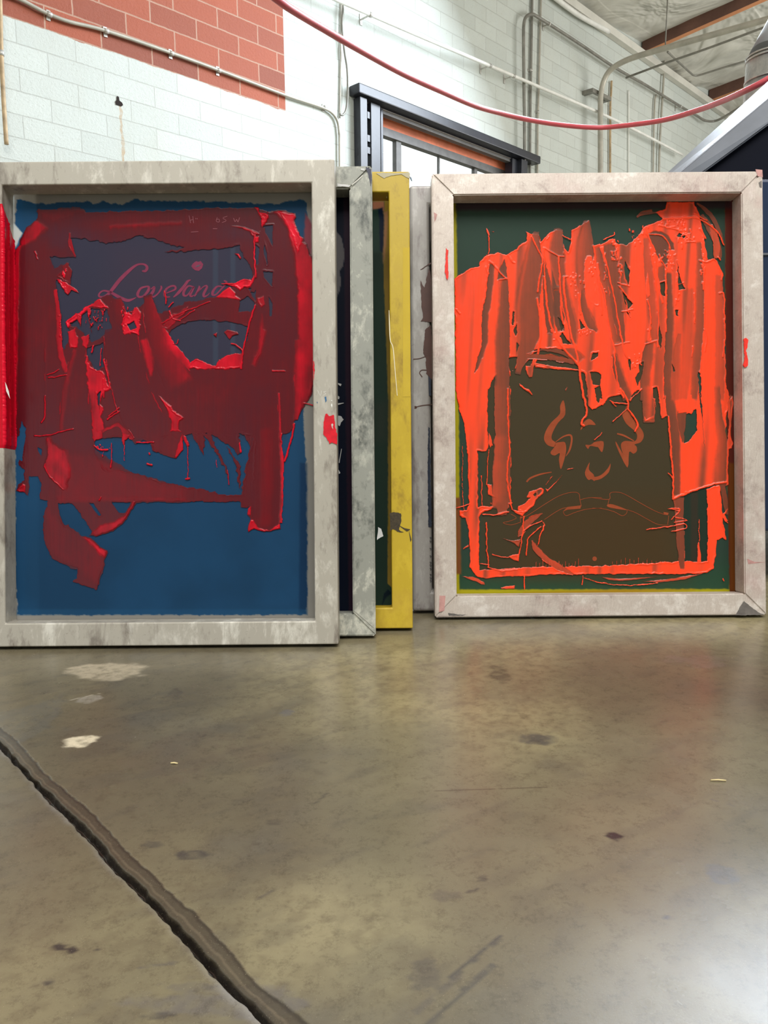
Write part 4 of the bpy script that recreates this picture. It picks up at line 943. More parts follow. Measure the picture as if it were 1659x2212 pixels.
# thin arcs at the top right corner
st(B4((990, 350), (1100, 440), (1180, 570), (1240, 730)), [5, 9, 9, 5], 0.30, 0.34, 0.2, 0.2, (0, 0)); st(B4((1030, 460), (1100, 570), (1150, 700)), [9, 14, 8], 0.32, 0.36, 0.3, 0.3, (0, 0))
st(B4((1190, 720), (1205, 800), (1205, 880)), [6, 7, 5], 0.32, 0.34, 0.2, 0.2, (0, 0)); st(B4((1120, 560), (1170, 720), (1165, 860)), [8, 10, 8], 0.5, 0.6, 0.2, 0.2, (0.1, 0.1))
st(B4((420, 475), (480, 440), (560, 420)), [5, 10, 8], 0.4, 0.4, 0.3, 0.3, (0, 0)); st(B4((640, 430), (560, 440), (450, 440)), 5, 0.3, 0.3, 0.3, 0.3, (0, 0))
# main curtain
th(B3((745, 830), (850, 775), (880, 740), (950, 705), (960, 650), (940, 615), (1030, 640), (1060, 650), (1080, 710), (1150, 640), (1235, 590), (1290, 635), (1240, 680), (1280, 760), (1340, 810), (1360, 740), (1370, 600), (1440, 560), (1540, 510), (1550, 590), (1580, 750), (1640, 730))
   + B4((70, 740), (190, 680), (230, 720), (320, 750), (420, 660), (480, 585), (520, 550), (660, 495), (600, 430), (690, 400), (700, 335), (960, 335), (1005, 440), (1030, 560), (1060, 700), (1085, 860), (1170, 885), (1220, 1000), (1235, 1030), (1205, 1050), (1215, 1200), (1230, 1400), (1250, 1750), (1262, 2050), (1300, 2189))
   + B6((1282, 0), (1250, 120), (1225, 300), (1215, 560), (1200, 860), (940, 930), (735, 1010), (742, 850), (700, 400), (688, 250), (630, 275), (610, 100), (592, 0), (570, 0), (572, 260), (475, 295), (455, 0), (400, 20), (320, 110), (260, 60), (170, 70), (90, 150), (0, 190))
   + B5((1530, 190), (1490, 150)) + B3((1520, 2100), (1500, 1960), (1440, 1920), (1400, 1800), (1300, 1720), (1080, 1720), (1000, 1735), (930, 1790), (860, 1880), (830, 1925), (785, 1930), (780, 1500), (770, 1100)), 1.0, 6, 0.9, 0.45)
# left slab, the L of ink along the left and bottom
th(B3((268, 1055), (330, 1010), (420, 960), (500, 940), (510, 900), (560, 850), (600, 822), (640, 825), (680, 805), (760, 830), (765, 1100), (780, 1500), (780, 1900), (640, 1980), (590, 2110), (575, 2183)) + B5((572, 0), (565, 200), (572, 530), (552, 572), (520, 578), (478, 572), (478, 1090), (520, 1070), (570, 1080), (630, 1082), (600, 1105), (510, 1140), (490, 1180), (490, 1665),
   (900, 1640), (1220, 1632), (1616, 1625)) + B6((0, 1630), (700, 1592), (800, 1584), (860, 1580), (960, 1590), (1056, 1585), (1055, 1100), (1045, 920), (1100, 900), (1170, 885), (1200, 1240), (1215, 1290), (1225, 1390), (1190, 1370), (1140, 1385), (1130, 1550), (1110, 1650), (1050, 1690), (940, 1700), (400, 1700), (0, 1705))
   + B5((1300, 1705), (900, 1718), (640, 1730), (560, 1745), (480, 1730), (440, 1690), (400, 1640), (410, 1580), (390, 1300), (360, 1190), (310, 1170), (305, 1115), (370, 1110), (392, 1060), (385, 700), (370, 440), (345, 300), (310, 200), (290, 130), (275, 0)), 1.0, 5, 0.9, 0.45)
p.hole(B3((596, 900), (640, 860), (560, 1600)), 2) if False else None
# thin scraped channels through the curtain (left to right)
st(B3((630, 930), (600, 1200), (562, 1450), (560, 1650), (500, 1850), (460, 1940)), [12, 14, 13, 12, 8, 2], 0.22, 0.4, 0.02, 0.45, (0.6, 0))
st(B3((740, 890), (725, 980), (715, 1060)), [2, 14, 18], 0.26, 0.26, 0.2, 0.04, (0, 0.3))
st(B3((735, 1090), (725, 1350), (705, 1600), (705, 1900), (705, 2183)), [14, 22, 30, 30, 31], 0.45, 0.30, 0.5, 0.02, (0, 0.6))
st(B5((690, 0), (690, 200), (688, 470)), [32, 32, 31], 0.5, 0.30, 0.25, 0.02, (0, 0.6)); st(B5((700, 460), (700, 560), (690, 760), (685, 1060)), [27, 30, 32, 32], 0.62, 0.33, 0.2, 0.02, (0.1, 0.6))
st(B5((700, 1060), (700, 1140)), [22, 18], 0.42, 0.4, 0.2, 0.1, (0, 0.2))
st(B3((1030, 650), (1015, 760), (1000, 950), (960, 1200), (950, 1450), (950, 1620), (900, 1790), (870, 1920)), [14, 24, 40, 44, 44, 40, 26, 12], 0.45, 0.36, 0.45, 0.05, (0, 0.6))
st(B3((1240, 610), (1215, 760), (1215, 900), (1240, 1100)), [18, 30, 26, 10], 0.5, 0.36, 0.5, 0.06, (0, 0.3))
st(B3((1115, 880), (1140, 1080), (1160, 1300), (1180, 1560)), [3, 14, 20, 14], 0.26, 0.36, 0.1, 0.25, (0.5, 0.2))
st(B3((1230, 1180), (1250, 1360), (1270, 1540)), [10, 20, 14], 0.24, 0.26, 0.2, 0.15, (0.3, 0.3))
st(B3((1290, 850), (1290, 1000), (1340, 1300), (1390, 1500), (1400, 1660)), [16, 14, 20, 20, 14], 0.4, 0.42, 0.1, 0.5, (0.5, 0))
st(B3((1300, 1720), (1390, 1750), (1450, 1820)), [4, 16, 24], 0.42, 0.5, 0.2, 0.3, (0.1, 0))
st(B3((1510, 540), (1490, 760), (1475, 960), (1470, 1170)), [16, 36, 30, 14], 0.62, 0.34, 0.5, 0.06, (0, 0.5))
st(B3((1480, 1180), (1500, 1330), (1560, 1480), (1610, 1540)), [6, 14, 18, 8], 0.3, 0.5, 0.15, 0.4, (0.3, 0))
st(B4((40, 780), (80, 980), (140, 1200), (190, 1440), (215, 1650)), [10, 20, 22, 22, 14], 0.6, 0.34, 0.45, 0.08, (0, 0.5))
st(B4((150, 750), (180, 900), (210, 1150), (240, 1400), (280, 1650)), [20, 24, 20, 20, 10], 0.36, 0.36, 0.2, 0.12, (0.5, 0.3))
st(B4((215, 1800), (240, 1920), (290, 2060), (330, 2189)), [10, 18, 18, 18], 0.26, 0.4, 0.03, 0.45, (0.6, 0)); st(B6((290, 0), (330, 60), (350, 100)), [18, 14, 4], 0.3, 0.45, 0.04, 0.4, (0.5, 0))
p.poly(B4((530, 630), (580, 610), (640, 612), (710, 650), (765, 730), (775, 790), (720, 785), (712, 880), (700, 960), (640, 900), (590, 810), (540, 700)), 0.24, 1.2, 3, 0.25)
st(B4((505, 690), (515, 860), (540, 1100), (570, 1400), (590, 1650)), [12, 16, 20, 22, 14], 0.5, 0.62, 0.3, 0.4, (0, 0.3))
st(B4((650, 960), (650, 1060), (660, 1120)), [12, 14, 10], 0.5, 0.36, 0.2, 0.2, (0.4, 0.4))
st(B4((725, 1020), (735, 1250), (735, 1500), (722, 1850), (712, 2189)), [10, 12, 14, 16, 14], 0.26, 0.42, 0.03, 0.4, (0.6, 0)); 
st(B6((700, 0), (725, 180), (765, 420), (775, 700), (775, 970)), [14, 18, 18, 15, 14], 0.26, 0.40, 0.03, 0.35, (0.5, 0))
st(B4((1000, 730), (1005, 900), (1010, 1200), (1000, 1500), (970, 1850), (950, 2189)), [10, 12, 16, 18, 18, 14], 0.55, 0.40, 0.5, 0.08, (0, 0.4))
st(B4((1185, 1040), (1190, 1400), (1195, 1800), (1190, 2189)), [16, 18, 20, 20], 0.66, 0.56, 0.4, 0.1, (0, 0.5)); st(B4((900, 1180), (900, 1700), (860, 2180)), [24, 24, 20], 0.80, 0.66, 0.5, 0.4, (0, 0))
st(B6((1140, 0), (1150, 250), (1180, 480), (1160, 700), (1150, 860)), [12, 16, 22, 26, 30], 0.7, 0.36, 0.5, 0.08, (0, 0.4))
st(B6((1195, 880), (1220, 1050), (1235, 1150)), [9, 10, 4], 0.30, 0.34, 0.1, 0.1, (0, 0))
st(B4((550, 1680), (530, 1800), (510, 1950), (505, 2189)), [18, 24, 22, 20], 0.33, 0.52, 0.06, 0.45, (0.3, 0)); st(B6((500, 0), (515, 120), (520, 285)), [20, 22, 22], 0.30, 0.9, 0.02, 0.3, (0.5, 0.4))
st(B4((820, 1600), (800, 1750), (790, 2000), (790, 2189)), [6, 14, 20, 20], 0.55, 0.72, 0.3, 0.5, (0, 0))
st(B6((790, 1010), (800, 1200), (810, 1450), (825, 1640)), [20, 15, 14, 8], 0.34, 0.36, 0.08, 0.1, (0.2, 0.1)); st(B6((745, 1010), (770, 1180)), [4, 3], 0.4, 0.4, 0.1, 0.1, (0, 0))
st(B6((820, 220), (830, 340), (840, 480)), [18, 16, 8], 0.34, 0.30, 0.1, 0.1, (0.2, 0))
# bare mesh showing through
for q in (B4((300, 880), (330, 940), (350, 990), (342, 1120), (312, 1060)), B4((640, 1100), (690, 1080), (682, 1230), (645, 1210)), B4((800, 900), (820, 1040), (872, 1160), (812, 1165)), B4((0, 1765), (55, 1755), (35, 1810), (0, 1815)), B4((0, 1950), (70, 1985), (45, 2060), (0, 2050)),
          B4((440, 1870), (480, 1850), (470, 1950), (425, 2080), (400, 2000), (440, 1940)), B4((1000, 1950), (1020, 1960), (1026, 2189), (1000, 2100)), B6((860, 240), (950, 185), (958, 380), (880, 490), (840, 500), (850, 380)), B6((968, 0), (1000, 120), (1028, 540), (1010, 300)),
          B3((820, 1370), (840, 1375), (820, 1490), (810, 1490)), B3((850, 1480), (860, 1560), (840, 1600), (826, 1560)), B3((1250, 1420), (1300, 1480), (1285, 1560)), B3((1260, 1600), (1290, 1570), (1330, 1630), (1370, 1672), (1290, 1670)), B3((785, 1810), (862, 1790), (835, 1920), (790, 1930)),
          B3((1550, 1940), (1600, 1935), (1655, 1960), (1640, 2060), (1575, 2055)), B3((1450, 1440), (1500, 1520), (1462, 1530)), B3((1560, 1770), (1630, 1750), (1620, 1795), (1560, 1830)), B4((1060, 690), (1110, 720), (1150, 870), (1090, 885)), B4((1050, 640), (1080, 690), (1070, 720)),
          B3((590, 2110), (640, 1990), (648, 2183), (580, 2183)), B5((572, 0), (625, 0), (625, 300), (640, 420), (610, 520), (565, 380)), B4((280, 1180), (330, 1240), (380, 1300), (330, 1350), (300, 1280)), B4((320, 1370), (350, 1380), (350, 1440)), B4((630, 1500), (660, 1620), (640, 1720), (620, 1640)),
          B4((340, 1790), (365, 1850), (360, 1930), (345, 1880)), B4((575, 2090), (610, 2085), (610, 2189), (575, 2189)), B3((1590, 2090), (1640, 2060), (1659, 2183), (1600, 2180)), B6((20, 20), (70, 60), (60, 130), (40, 110)), B4((780, 1360), (812, 1355), (810, 1415), (790, 1410)),
          B4((750, 1860), (780, 1930), (765, 1940)), B4((820, 630), (880, 660), (860, 680), (800, 660)), B3((860, 1650), (880, 1680), (850, 1780)), B5((560, 590), (590, 590), (600, 1040), (575, 1040))):
    p.hole(q, 5)
th(B5((578, 400), (600, 460), (618, 520), (600, 525), (590, 545), (572, 500)), 0.8, 4)
# blobs, tears and torn ends
th(B3((950, 1770), (1010, 1740), (1080, 1730), (1060, 1800), (1020, 1880), (1000, 1990), (975, 1990), (945, 1920), (940, 1880), (985, 1885), (1010, 1810), (1000, 1750)), 0.95, 4)
p.hole(B3((1015, 1760), (1050, 1745), (1030, 1800)), 2)
th(B3((1020, 1850), (1200, 1885), (1430, 1910), (1430, 1925), (1200, 1910), (1030, 1895)), 0.9, 4); st(B3((960, 1790), (1150, 1800), (1390, 1840)), [8, 10, 10], 0.34, 0.44, 0.2, 0.2, (0.2, 0.2))
st(B3((1080, 1730), (1250, 1740), (1360, 1790)), [3, 8, 8], 0.3, 0.34, 0.2, 0.2, (0, 0))
th(B3((880, 2040), (940, 2090), (970, 2100), (1010, 2150), (1000, 2155), (940, 2110), (890, 2070)), 0.9, 3); th(B3((1310, 2100), (1335, 2060), (1320, 2120)), 0.5, 3)
th(B3((570, 580), (590, 600), (607, 650), (590, 655), (575, 620)), 0.9, 3); th(B3((610, 612), (645, 612), (640, 620)), 0.8, 2)
th(B5((920, 1000), (950, 940), (1060, 905), (1085, 930), (1075, 960), (1030, 1000), (990, 1070), (900, 1150), (850, 1120), (845, 1080), (920, 1045), (960, 990)), 0.95, 6); p.hole(B5((985, 975), (1010, 950), (1015, 970), (1000, 990)), 2)
th(B5((1095, 915), (1112, 950), (1200, 860), (1290, 745), (1350, 735), (1380, 700), (1360, 725), (1300, 735), (1200, 850), (1120, 925)), 0.9, 3)
th(B5((565, 870), (600, 880), (610, 960), (635, 1000), (570, 970)), 0.95, 5); th(B5((790, 1110), (860, 1120), (910, 1130), (890, 1170), (820, 1140)), 0.9, 4)
st(B5((1065, 1145), (960, 1210), (890, 1290), (850, 1350)), [3, 12, 12, 3], 0.5, 0.42, 0.2, 0.2, (0.2, 0.3)); th(B5((700, 1378), (790, 1390), (870, 1380), (850, 1450), (790, 1410)), 0.5, 4)
th(B5((760, 1545), (800, 1525), (850, 1520), (850, 1585), (800, 1570)), 0.95, 4); th(B5((1060, 1205), (1090, 1225), (1100, 1260), (1075, 1265), (1085, 1240)), 0.9, 4)
st(B5((975, 1400), (1020, 1480), (1120, 1570), (1230, 1640), (1350, 1700)), [4, 12, 12, 12, 4], 0.5, 0.6, 0.1, 0.3, (0.5, 0.1))
th(B5((330, 1720), (430, 1725), (540, 1775), (540, 1805), (450, 1770)), 0.62, 4); th(B5((685, 1820), (740, 1812), (818, 1808), (815, 1840), (690, 1835)), 0.92, 4); th(B5((340, 1470), (390, 1430), (395, 1450), (345, 1480)), 0.8, 3)
th(B6((80, 1730), (250, 1745), (600, 1725), (420, 1750), (250, 1765), (150, 1755)), 0.62, 2, 1.5); th(B6((460, 1770), (700, 1745), (850, 1720), (1000, 1700), (900, 1735), (820, 1755), (640, 1775)), 0.6, 3, 1.5)
th(B6((800, 180), (860, 170), (880, 60), (910, 60), (920, 160), (930, 200), (905, 235), (865, 220), (780, 225)), 0.95, 4); th(B6((965, 1420), (980, 1400), (1000, 1590), (960, 1595)), 0.95, 3)
th(B6((1195, 1150), (1240, 1100), (1215, 1160), (1250, 1210), (1220, 1220), (1190, 1180)), 0.9, 4); th(B6((1240, 130), (1280, 60), (1295, 120), (1275, 300), (1265, 430), (1290, 500), (1280, 550), (1250, 560), (1245, 880), (1225, 890), (1235, 520), (1250, 300)), 0.8, 4, 1.2)
th(B6((470, 250), (480, 298), (570, 270), (570, 240), (490, 285)), 0.95, 3)
th(B4((505, 1110), (520, 1000), (540, 1130), (545, 1220), (520, 1240), (505, 1200)), 1.05, 3, 1.0, 0.8)
th(B3((1500, 870), (1520, 840), (1560, 845), (1590, 1000), (1640, 1300), (1620, 1320), (1540, 1290), (1500, 1180), (1490, 1000)), 1.0, 6)
ST = [(B3((590, 820), (598, 740), (590, 660)), 1.4), (B3((1000, 660), (1060, 790), (1095, 870), (1090, 950), (1050, 1180)), 1.8), (B3((1120, 1040), (1140, 1300), (1200, 1560), (1280, 1690), (1420, 1850)), 2.4), (B3((1250, 850), (1265, 1100), (1280, 1400), (1350, 1640)), 2.0),
      (B3((1300, 1040), (1310, 1250), (1370, 1590), (1410, 1720), (1440, 1880), (1470, 2080), (1490, 2183)), 2.6), (B5((1435, 0), (1465, 130), (1475, 230), (1440, 280), (1430, 320), (1450, 335)), 2.4), (B3((1050, 1250), (1070, 1400), (1075, 1600), (1060, 1740)), 2.2), (B3((1330, 1040), (1300, 1040)), 1.6),
      (B3((1120, 770), (1240, 840), (1300, 850)), 1.4), (B3((1290, 650), (1360, 690)), 1.2), (B3((600, 890), (650, 940), (720, 1030), (760, 1060)), 1.6), (B3((690, 1070), (760, 1062)), 1.3), (B3((580, 840), (585, 900), (570, 970), (590, 1010)), 2.2), (B3((1440, 1200), (1455, 1390)), 1.6), (B3((1620, 920), (1640, 1100)), 1.8),
      (B3((770, 830), (800, 880), (830, 905)), 1.8), (B3((1580, 750), (1640, 1200), (1659, 1400)), 1.6), (B3((1140, 690), (1160, 660)), 1.2), (B3((1110, 770), (1125, 1060)), 1.5), (B3((290, 1350), (320, 1385)), 1.6),
      (B4((80, 770), (130, 920), (190, 1180), (230, 1400), (260, 1560), (300, 1750), (350, 1820)), 1.8), (B4((50, 920), (60, 1060), (110, 1220), (150, 1500), (200, 1700), (210, 1850), (240, 2050), (290, 2189)), 1.7), (B6((260, 0), (320, 110), (330, 190), (390, 270), (412, 330), (390, 385)), 2.2),
      (B4((490, 590), (520, 660), (590, 800)), 1.8), (B4((540, 640), (640, 650), (700, 700), (735, 780)), 1.4), (B4((545, 780), (570, 950), (600, 1150), (620, 1400), (615, 1700)), 1.6), (B4((590, 820), (600, 960), (640, 1200), (660, 1290)), 1.8), (B4((640, 870), (700, 970)), 1.3), (B4((690, 980), (690, 1200), (695, 1560)), 1.8),
      (B4((630, 1100), (690, 1075)), 1.2), (B4((800, 1000), (800, 1160), (810, 1220)), 1.7), (B4((815, 1110), (860, 1100)), 1.0), (B4((520, 1260), (545, 1360), (540, 1600)), 1.6), (B4((500, 1680), (600, 1650)), 1.6), (B4((960, 1200), (965, 1480)), 1.3), (B4((945, 1700), (940, 1800)), 1.3),
      (B4((1010, 890), (1090, 900), (1150, 880), (1200, 960), (1225, 1010), (1215, 1070)), 2.0), (B4((1200, 1200), (1240, 1210), (1245, 1450), (1250, 1600), (1230, 1800)), 1.7), (B4((660, 500), (880, 490), (960, 485), (1050, 520), (1180, 620), (1240, 740)), 1.8), (B4((960, 440), (1010, 470), (1080, 510)), 1.4),
      (B4((100, 690), (200, 650), (205, 625)), 1.3), (B4((240, 1100), (350, 1130)), 1.3), (B4((250, 1130), (330, 1240), (380, 1290)), 1.3), (B4((280, 1370), (380, 1350)), 1.4), (B4((310, 1260), (350, 1430)), 1.2), (B4((1030, 930), (1050, 1000), (1045, 1160)), 1.6), (B4((880, 715), (970, 715)), 1.6), (B4((845, 730), (845, 780)), 1.4),
      (B4((1015, 590), (1070, 680)), 1.6), (B4((630, 560), (800, 600), (840, 610)), 1.4), (B4((700, 580), (780, 570)), 1.2), (B4((1050, 1540), (1080, 1600), (1060, 1750)), 1.3), (B6((735, 1010), (740, 850), (720, 600), (705, 400), (695, 260)), 2.0), (B6((735, 1008), (940, 932), (1120, 875), (1225, 855)), 2.2), (B6((695, 770), (735, 820)), 1.3),
      (B6((160, 110), (220, 130), (310, 135)), 1.5), (B6((165, 112), (215, 160)), 1.3), (B6((340, 110), (450, 0)), 1.3), (B6((185, 300), (290, 210), (330, 170)), 1.2), (B6((20, 470), (85, 405)), 1.2), (B6((490, 1290), (620, 1275), (780, 1250), (845, 1240), (850, 1280), (720, 1310)), 1.3), (B6((720, 1200), (800, 1110), (700, 1100)), 1.2),
      (B6((765, 1180), (870, 1210), (740, 1225)), 1.0), (B6((690, 1100), (800, 1120)), 0.9), (B6((975, 1200), (978, 1400)), 1.0), (B6((0, 1765), (200, 1800), (400, 1802), (600, 1780)), 1.2), (B6((1195, 1740), (1205, 1765)), 1.3), (B6((1240, 1230), (1225, 1210)), 1.4),
      (B5((752, 0), (755, 350), (770, 560), (748, 700), (755, 900), (790, 1110)), 1.8), (B5((520, 1150), (640, 1155), (760, 1130)), 1.5), (B5((900, 1170), (890, 1300), (870, 1440), (845, 1580)), 1.6), (B5((610, 1525), (760, 1552)), 1.3), (B5((1065, 1210), (960, 1260), (890, 1310)), 1.5), (B5((1060, 1265), (940, 1370), (930, 1460), (920, 1530)), 1.6),
      (B5((1085, 1265), (1050, 1350), (1030, 1430)), 1.5), (B5((335, 500), (335, 900), (350, 1110)), 0.8), (B5((510, 800), (512, 1070)), 1.1), (B5((575, 560), (565, 760), (560, 880)), 1.1), (B5((555, 1230), (560, 1450), (575, 1640)), 1.6), (B5((500, 1605), (580, 1612)), 1.3), (B5((905, 1720), (900, 1840)), 1.4), (B5((1440, 1720), (1435, 1800)), 1.2),
      (B5((1450, 1740), (1580, 1775)), 0.9), (B5((790, 1050), (760, 1055)), 1.4), (B5((1100, 880), (1160, 800)), 0.9), (B5((580, 1640), (700, 1670), (840, 1660)), 1.4), (B5((280, 1090), (400, 1060)), 1.2), (B4((870, 650), (940, 700)), 1.4), (B4((200, 1690), (350, 1660)), 1.2), (B4((1190, 860), (1210, 880)), 1.6)]
for q, wd in ST: p.string(q, wd, 0.92, 0.7, 4)
for x in range(1010, 1420, 30):
    q = B5((x, 1640), (x + 3, 1640 - random.uniform(30, 90))) ; p.string(q, 0.8, 0.6, 0.2, 2)
for x in range(180, 700, 40):
    q = B6((x, 1610), (x + 2, 1610 - random.uniform(20, 60))); p.string(q, 0.8, 0.6, 0.2, 2)
for i, (q, rx, ry, n) in enumerate(((B4((880, 650))[0], 16, 14, 26), (B4((760, 530))[0], 40, 10, 14), (B4((210, 780))[0], 8, 30, 26), (B4((260, 950))[0], 6, 30, 14), (B4((740, 860))[0], 10, 26, 18), (B4((1040, 960))[0], 6, 26, 14), (B4((410, 1850))[0], 12, 16, 12), (B4((540, 1580))[0], 5, 20, 10), (B4((800, 1230))[0], 5, 10, 8),
                                 (B3((1420, 1100))[0], 14, 30, 16), (B3((1570, 920))[0], 6, 40, 10), (B3((1210, 1580))[0], 8, 10, 8), (B3((1500, 1570))[0], 16, 8, 8), (B4((120, 1000))[0], 4, 60, 10), (B4((650, 850))[0], 14, 14, 10), (B4((440, 650))[0], 20, 16, 14))):
    p.specks(*q, rx, ry, n, 100 + i, (0.8, 1.7))
RAMP_O = ([0.1, 0.22, 0.34, 0.46, 0.6, 0.78, 1.0], [(78, 56, 42), (100, 56, 40), (122, 60, 40), (152, 64, 40), (194, 68, 40), (234, 70, 36), (255, 70, 32)])
f5.ink(p, RAMP_O, INK_O, streak=0.95)
# the printed face of the stencil
FACE = plain('orange_stencil', lin(146, 70, 42), 0.6, 0, 0.12, 60, 0.1)
fc = [B5((1265, 105), (1232, 160), (1230, 230), (1150, 310), (1100, 390), (1085, 460), (1110, 510), (1150, 530), (1185, 530), (1190, 492), (1155, 460), (1165, 400), (1215, 310), (1280, 235)),
      B5((1185, 500), (1240, 488), (1275, 490), (1288, 530), (1285, 590), (1262, 680), (1238, 738), (1222, 650), (1230, 590), (1185, 612), (1150, 600), (1148, 575), (1180, 535)),
      B5((1465, 515), (1510, 515), (1545, 490)) + B6((20, 488), (100, 484), (88, 582), (50, 535)) + B5((1570, 535), (1510, 525), (1490, 552)),
      B5((1505, 673), (1460, 770), (1490, 835), (1520, 830), (1550, 850)) + B6((20, 842), (80, 825), (150, 765), (166, 685), (140, 730), (80, 790), (20, 808)) + B5((1540, 785), (1497, 740)),
      B6((325, 130), (300, 190), (270, 230), (310, 320), (390, 390), (410, 440), (385, 482), (300, 478), (265, 500), (262, 540), (275, 592), (215, 485), (225, 540), (320, 725), (336, 580), (375, 597), (407, 570), (404, 530), (385, 510), (440, 492), (470, 440), (456, 380), (390, 300), (345, 230)),
      B5((1420, 380), (1440, 320), (1500, 275), (1560, 330), (1500, 330), (1450, 350)),
      B5((1255, 1130), (1300, 1085), (1425, 1070), (1420, 1100), (1300, 1110)), B6((135, 1080), (140, 1062), (190, 1062), (312, 1108), (290, 1112), (180, 1095)), B6((652, 1130), (700, 1140), (692, 1160), (655, 1155)), B5((870, 1165), (915, 1165), (905, 1185), (870, 1190))]
fl = []
for pts, w in ((B5((1190, 490), (1260, 440), (1325, 425), (1340, 470), (1320, 560), (1285, 620)), [1, 3, 4, 4, 4, 1]), (B6((225, 412), (290, 430), (380, 478)), [3, 4, 2]), (B5((925, 855), (960, 820), (1050, 785), (1155, 765)), [3.5, 4, 3.5, 2]),
               (B5((780, 1150), (830, 1185), (770, 1215), (710, 1230), (780, 1250), (870, 1225)), 1.1), (B5((870, 1225), (870, 1170), (920, 1170), (1100, 1055), (1220, 985), (1330, 952), (1402, 960), (1415, 1020), (1428, 1080)), 1.1), (B5((1090, 1200), (1220, 1115), (1300, 1090), (1420, 1085)), 1.1), (B5((1260, 1130), (1290, 1165), (1370, 1135), (1480, 1105), (1616, 1095)), 1.1), (B5((1415, 1020), (1500, 1000), (1616, 1000)), 1.1),
               (B6((0, 1000), (150, 1015), (160, 960), (220, 948), (300, 970), (450, 1055), (570, 1120), (660, 1155)), 1.1), (B6((152, 1015), (140, 1065)), 1.1), (B6((318, 1110), (310, 1145), (270, 1165), (200, 1130), (100, 1102), (0, 1095)), 1.1), (B6((318, 1110), (400, 1140), (500, 1195), (600, 1245), (700, 1252)), 1.1), (B6((700, 1165), (690, 1245)), 1.1)):
    fl.append(ribbon(pts, w, 5))
def curvy(pts):
    n = len(pts); return [(q.x, q.y) for i in range(n) for q in [Vector((*pts[i], 0)).lerp(Vector((*pts[i], 0)), 0)]] if n < 6 else \
        [(0.5 * ((2 * b) + (c - a) * t + (2 * a - 5 * b + 4 * c - d) * t * t + (3 * b - a - 3 * c + d) * t ** 3),
          0.5 * ((2 * b2) + (c2 - a2) * t + (2 * a2 - 5 * b2 + 4 * c2 - d2) * t * t + (3 * b2 - a2 - 3 * c2 + d2) * t ** 3))
         for i in range(n) for t in (0, 0.34, 0.67)
         for (a, a2), (b, b2), (c, c2), (d, d2) in [(pts[i - 1], pts[i], pts[(i + 1) % n], pts[(i + 2) % n])]]
fc = [curvy(q) if len(q) > 5 else q for q in fc]
fc.append([(1284.5 + 5 * math.cos(a), 1207 + 5 * math.sin(a)) for a in [k * math.pi / 5 for k in range(10)]])
for q in fc: f5.marks('printed_mark', [q], FACE, 0.0003, 0, 'dull orange printed mark')
for q in fl: f5.marks('printed_line', q, FACE, 0.0002, 0, None, False)
OP = plain('orange_drip', lin(232, 52, 40), 0.25, 0, 0.15, 80)
f5.marks('ink_drip', [B3((190, 770), (200, 785), (212, 790), (205, 860), (212, 1000), (205, 1075), (190, 1055), (178, 990), (185, 860))], OP, -BAR - 0.0002, 0.0016)
f5.marks('ink_drip', [B4((1425, 1630), (1445, 1620), (1465, 1640), (1460, 1710), (1448, 1740), (1465, 1830), (1460, 1890), (1438, 1905), (1420, 1880), (1435, 1810), (1430, 1740))], OP, -BAR - 0.0002, 0.0022)
PK = plain('pink_stain', lin(182, 136, 130), 0.5, 0, 0.3, 60)
f5.marks('dark_scuff', [B5((205, 2060), (280, 2070), (380, 2075), (300, 2085), (210, 2085)), B6((1310, 2080), (1390, 1950), (1450, 2000), (1520, 2050), (1580, 2075)), B4((1570, 150), (1600, 130), (1600, 200), (1580, 195))], plain('dark_scuff', lin(104, 98, 94), 0.6, 0, 0.3, 60), -BAR - 0.0002, 0.0001)
f5.marks('pink_stain', [B4((1540, 25), (1605, 30), (1610, 100), (1560, 90)), B5((125, 1900), (180, 1900), (170, 2040), (120, 2050)), B6((1420, 1560), (1490, 1590), (1590, 1592), (1430, 1610)), B3((75, 430), (108, 450), (95, 500), (80, 520))], PK, -BAR - 0.0002, 0.00005)

# ------------------------------------------------------------------ screen 4: behind the orange screen
ZD = ZE + BAR + 0.0014
f4 = Screen('screen_printing_frame', 887.5, 1584, 397, ZD, 'pale grey screen frame with brown drips, half hidden behind the orange-inked frame',
            aluminium('pale_aluminium', lin(164, 160, 156), lin(128, 120, 118), lin(190, 188, 184), (1, 1, 0.4), 0.4, 0.15), bevel=0.006)
p = Panel(870, 380, 1600, 1330, 4.0, 16); X, Y = p.X, p.Y
f4.sheet(p, base((70, 62, 56)), SHEET)
BR = plain('brown_ink', lin(84, 50, 40), 0.4, 0, 0.15, 60)
for q in (C8((870, 1150), (905, 1215), (945, 1040), (960, 1080), (975, 1300), (970, 1530), (870, 1520), (895, 1480), (880, 1400), (872, 1250)), C8((910, 1600), (960, 1550), (975, 1700), (975, 2050), (920, 1990), (915, 1850), (895, 1800)), C8((870, 1050), (960, 990), (962, 1000), (915, 1030), (875, 1055)), C9((785, 110), (800, 110), (805, 128), (795, 131), (788, 130))):
    f4.marks('brown_drip', [q], BR, -BAR - 0.0003, 0.0005)
for q, w in ((C8((805, 1860), (860, 1855), (930, 1830)), 1.6), (C8((930, 1960), (880, 1960), (862, 1985), (885, 2020)), 1.8), (C9((790, 120), (850, 105), (940, 95)), 1.8)):
    f4.marks('drip_thread', ribbon(q, w), BR, -BAR - 0.0003, 0.0005, None, False)
f4.marks('navy_stripe', [C9((905, 290), (918, 300), (925, 600), (930, 900), (935, 1160), (905, 1160), (900, 700))] + [C8((940, 2010), (965, 2030), (965, 2190), (945, 2190))], plain('navy_stripe', lin(30, 40, 60), 0.5, 0, 0.4, 200), -BAR - 0.0003, 0.0003)
PEN = plain('pen_marks', lin(40, 40, 48))
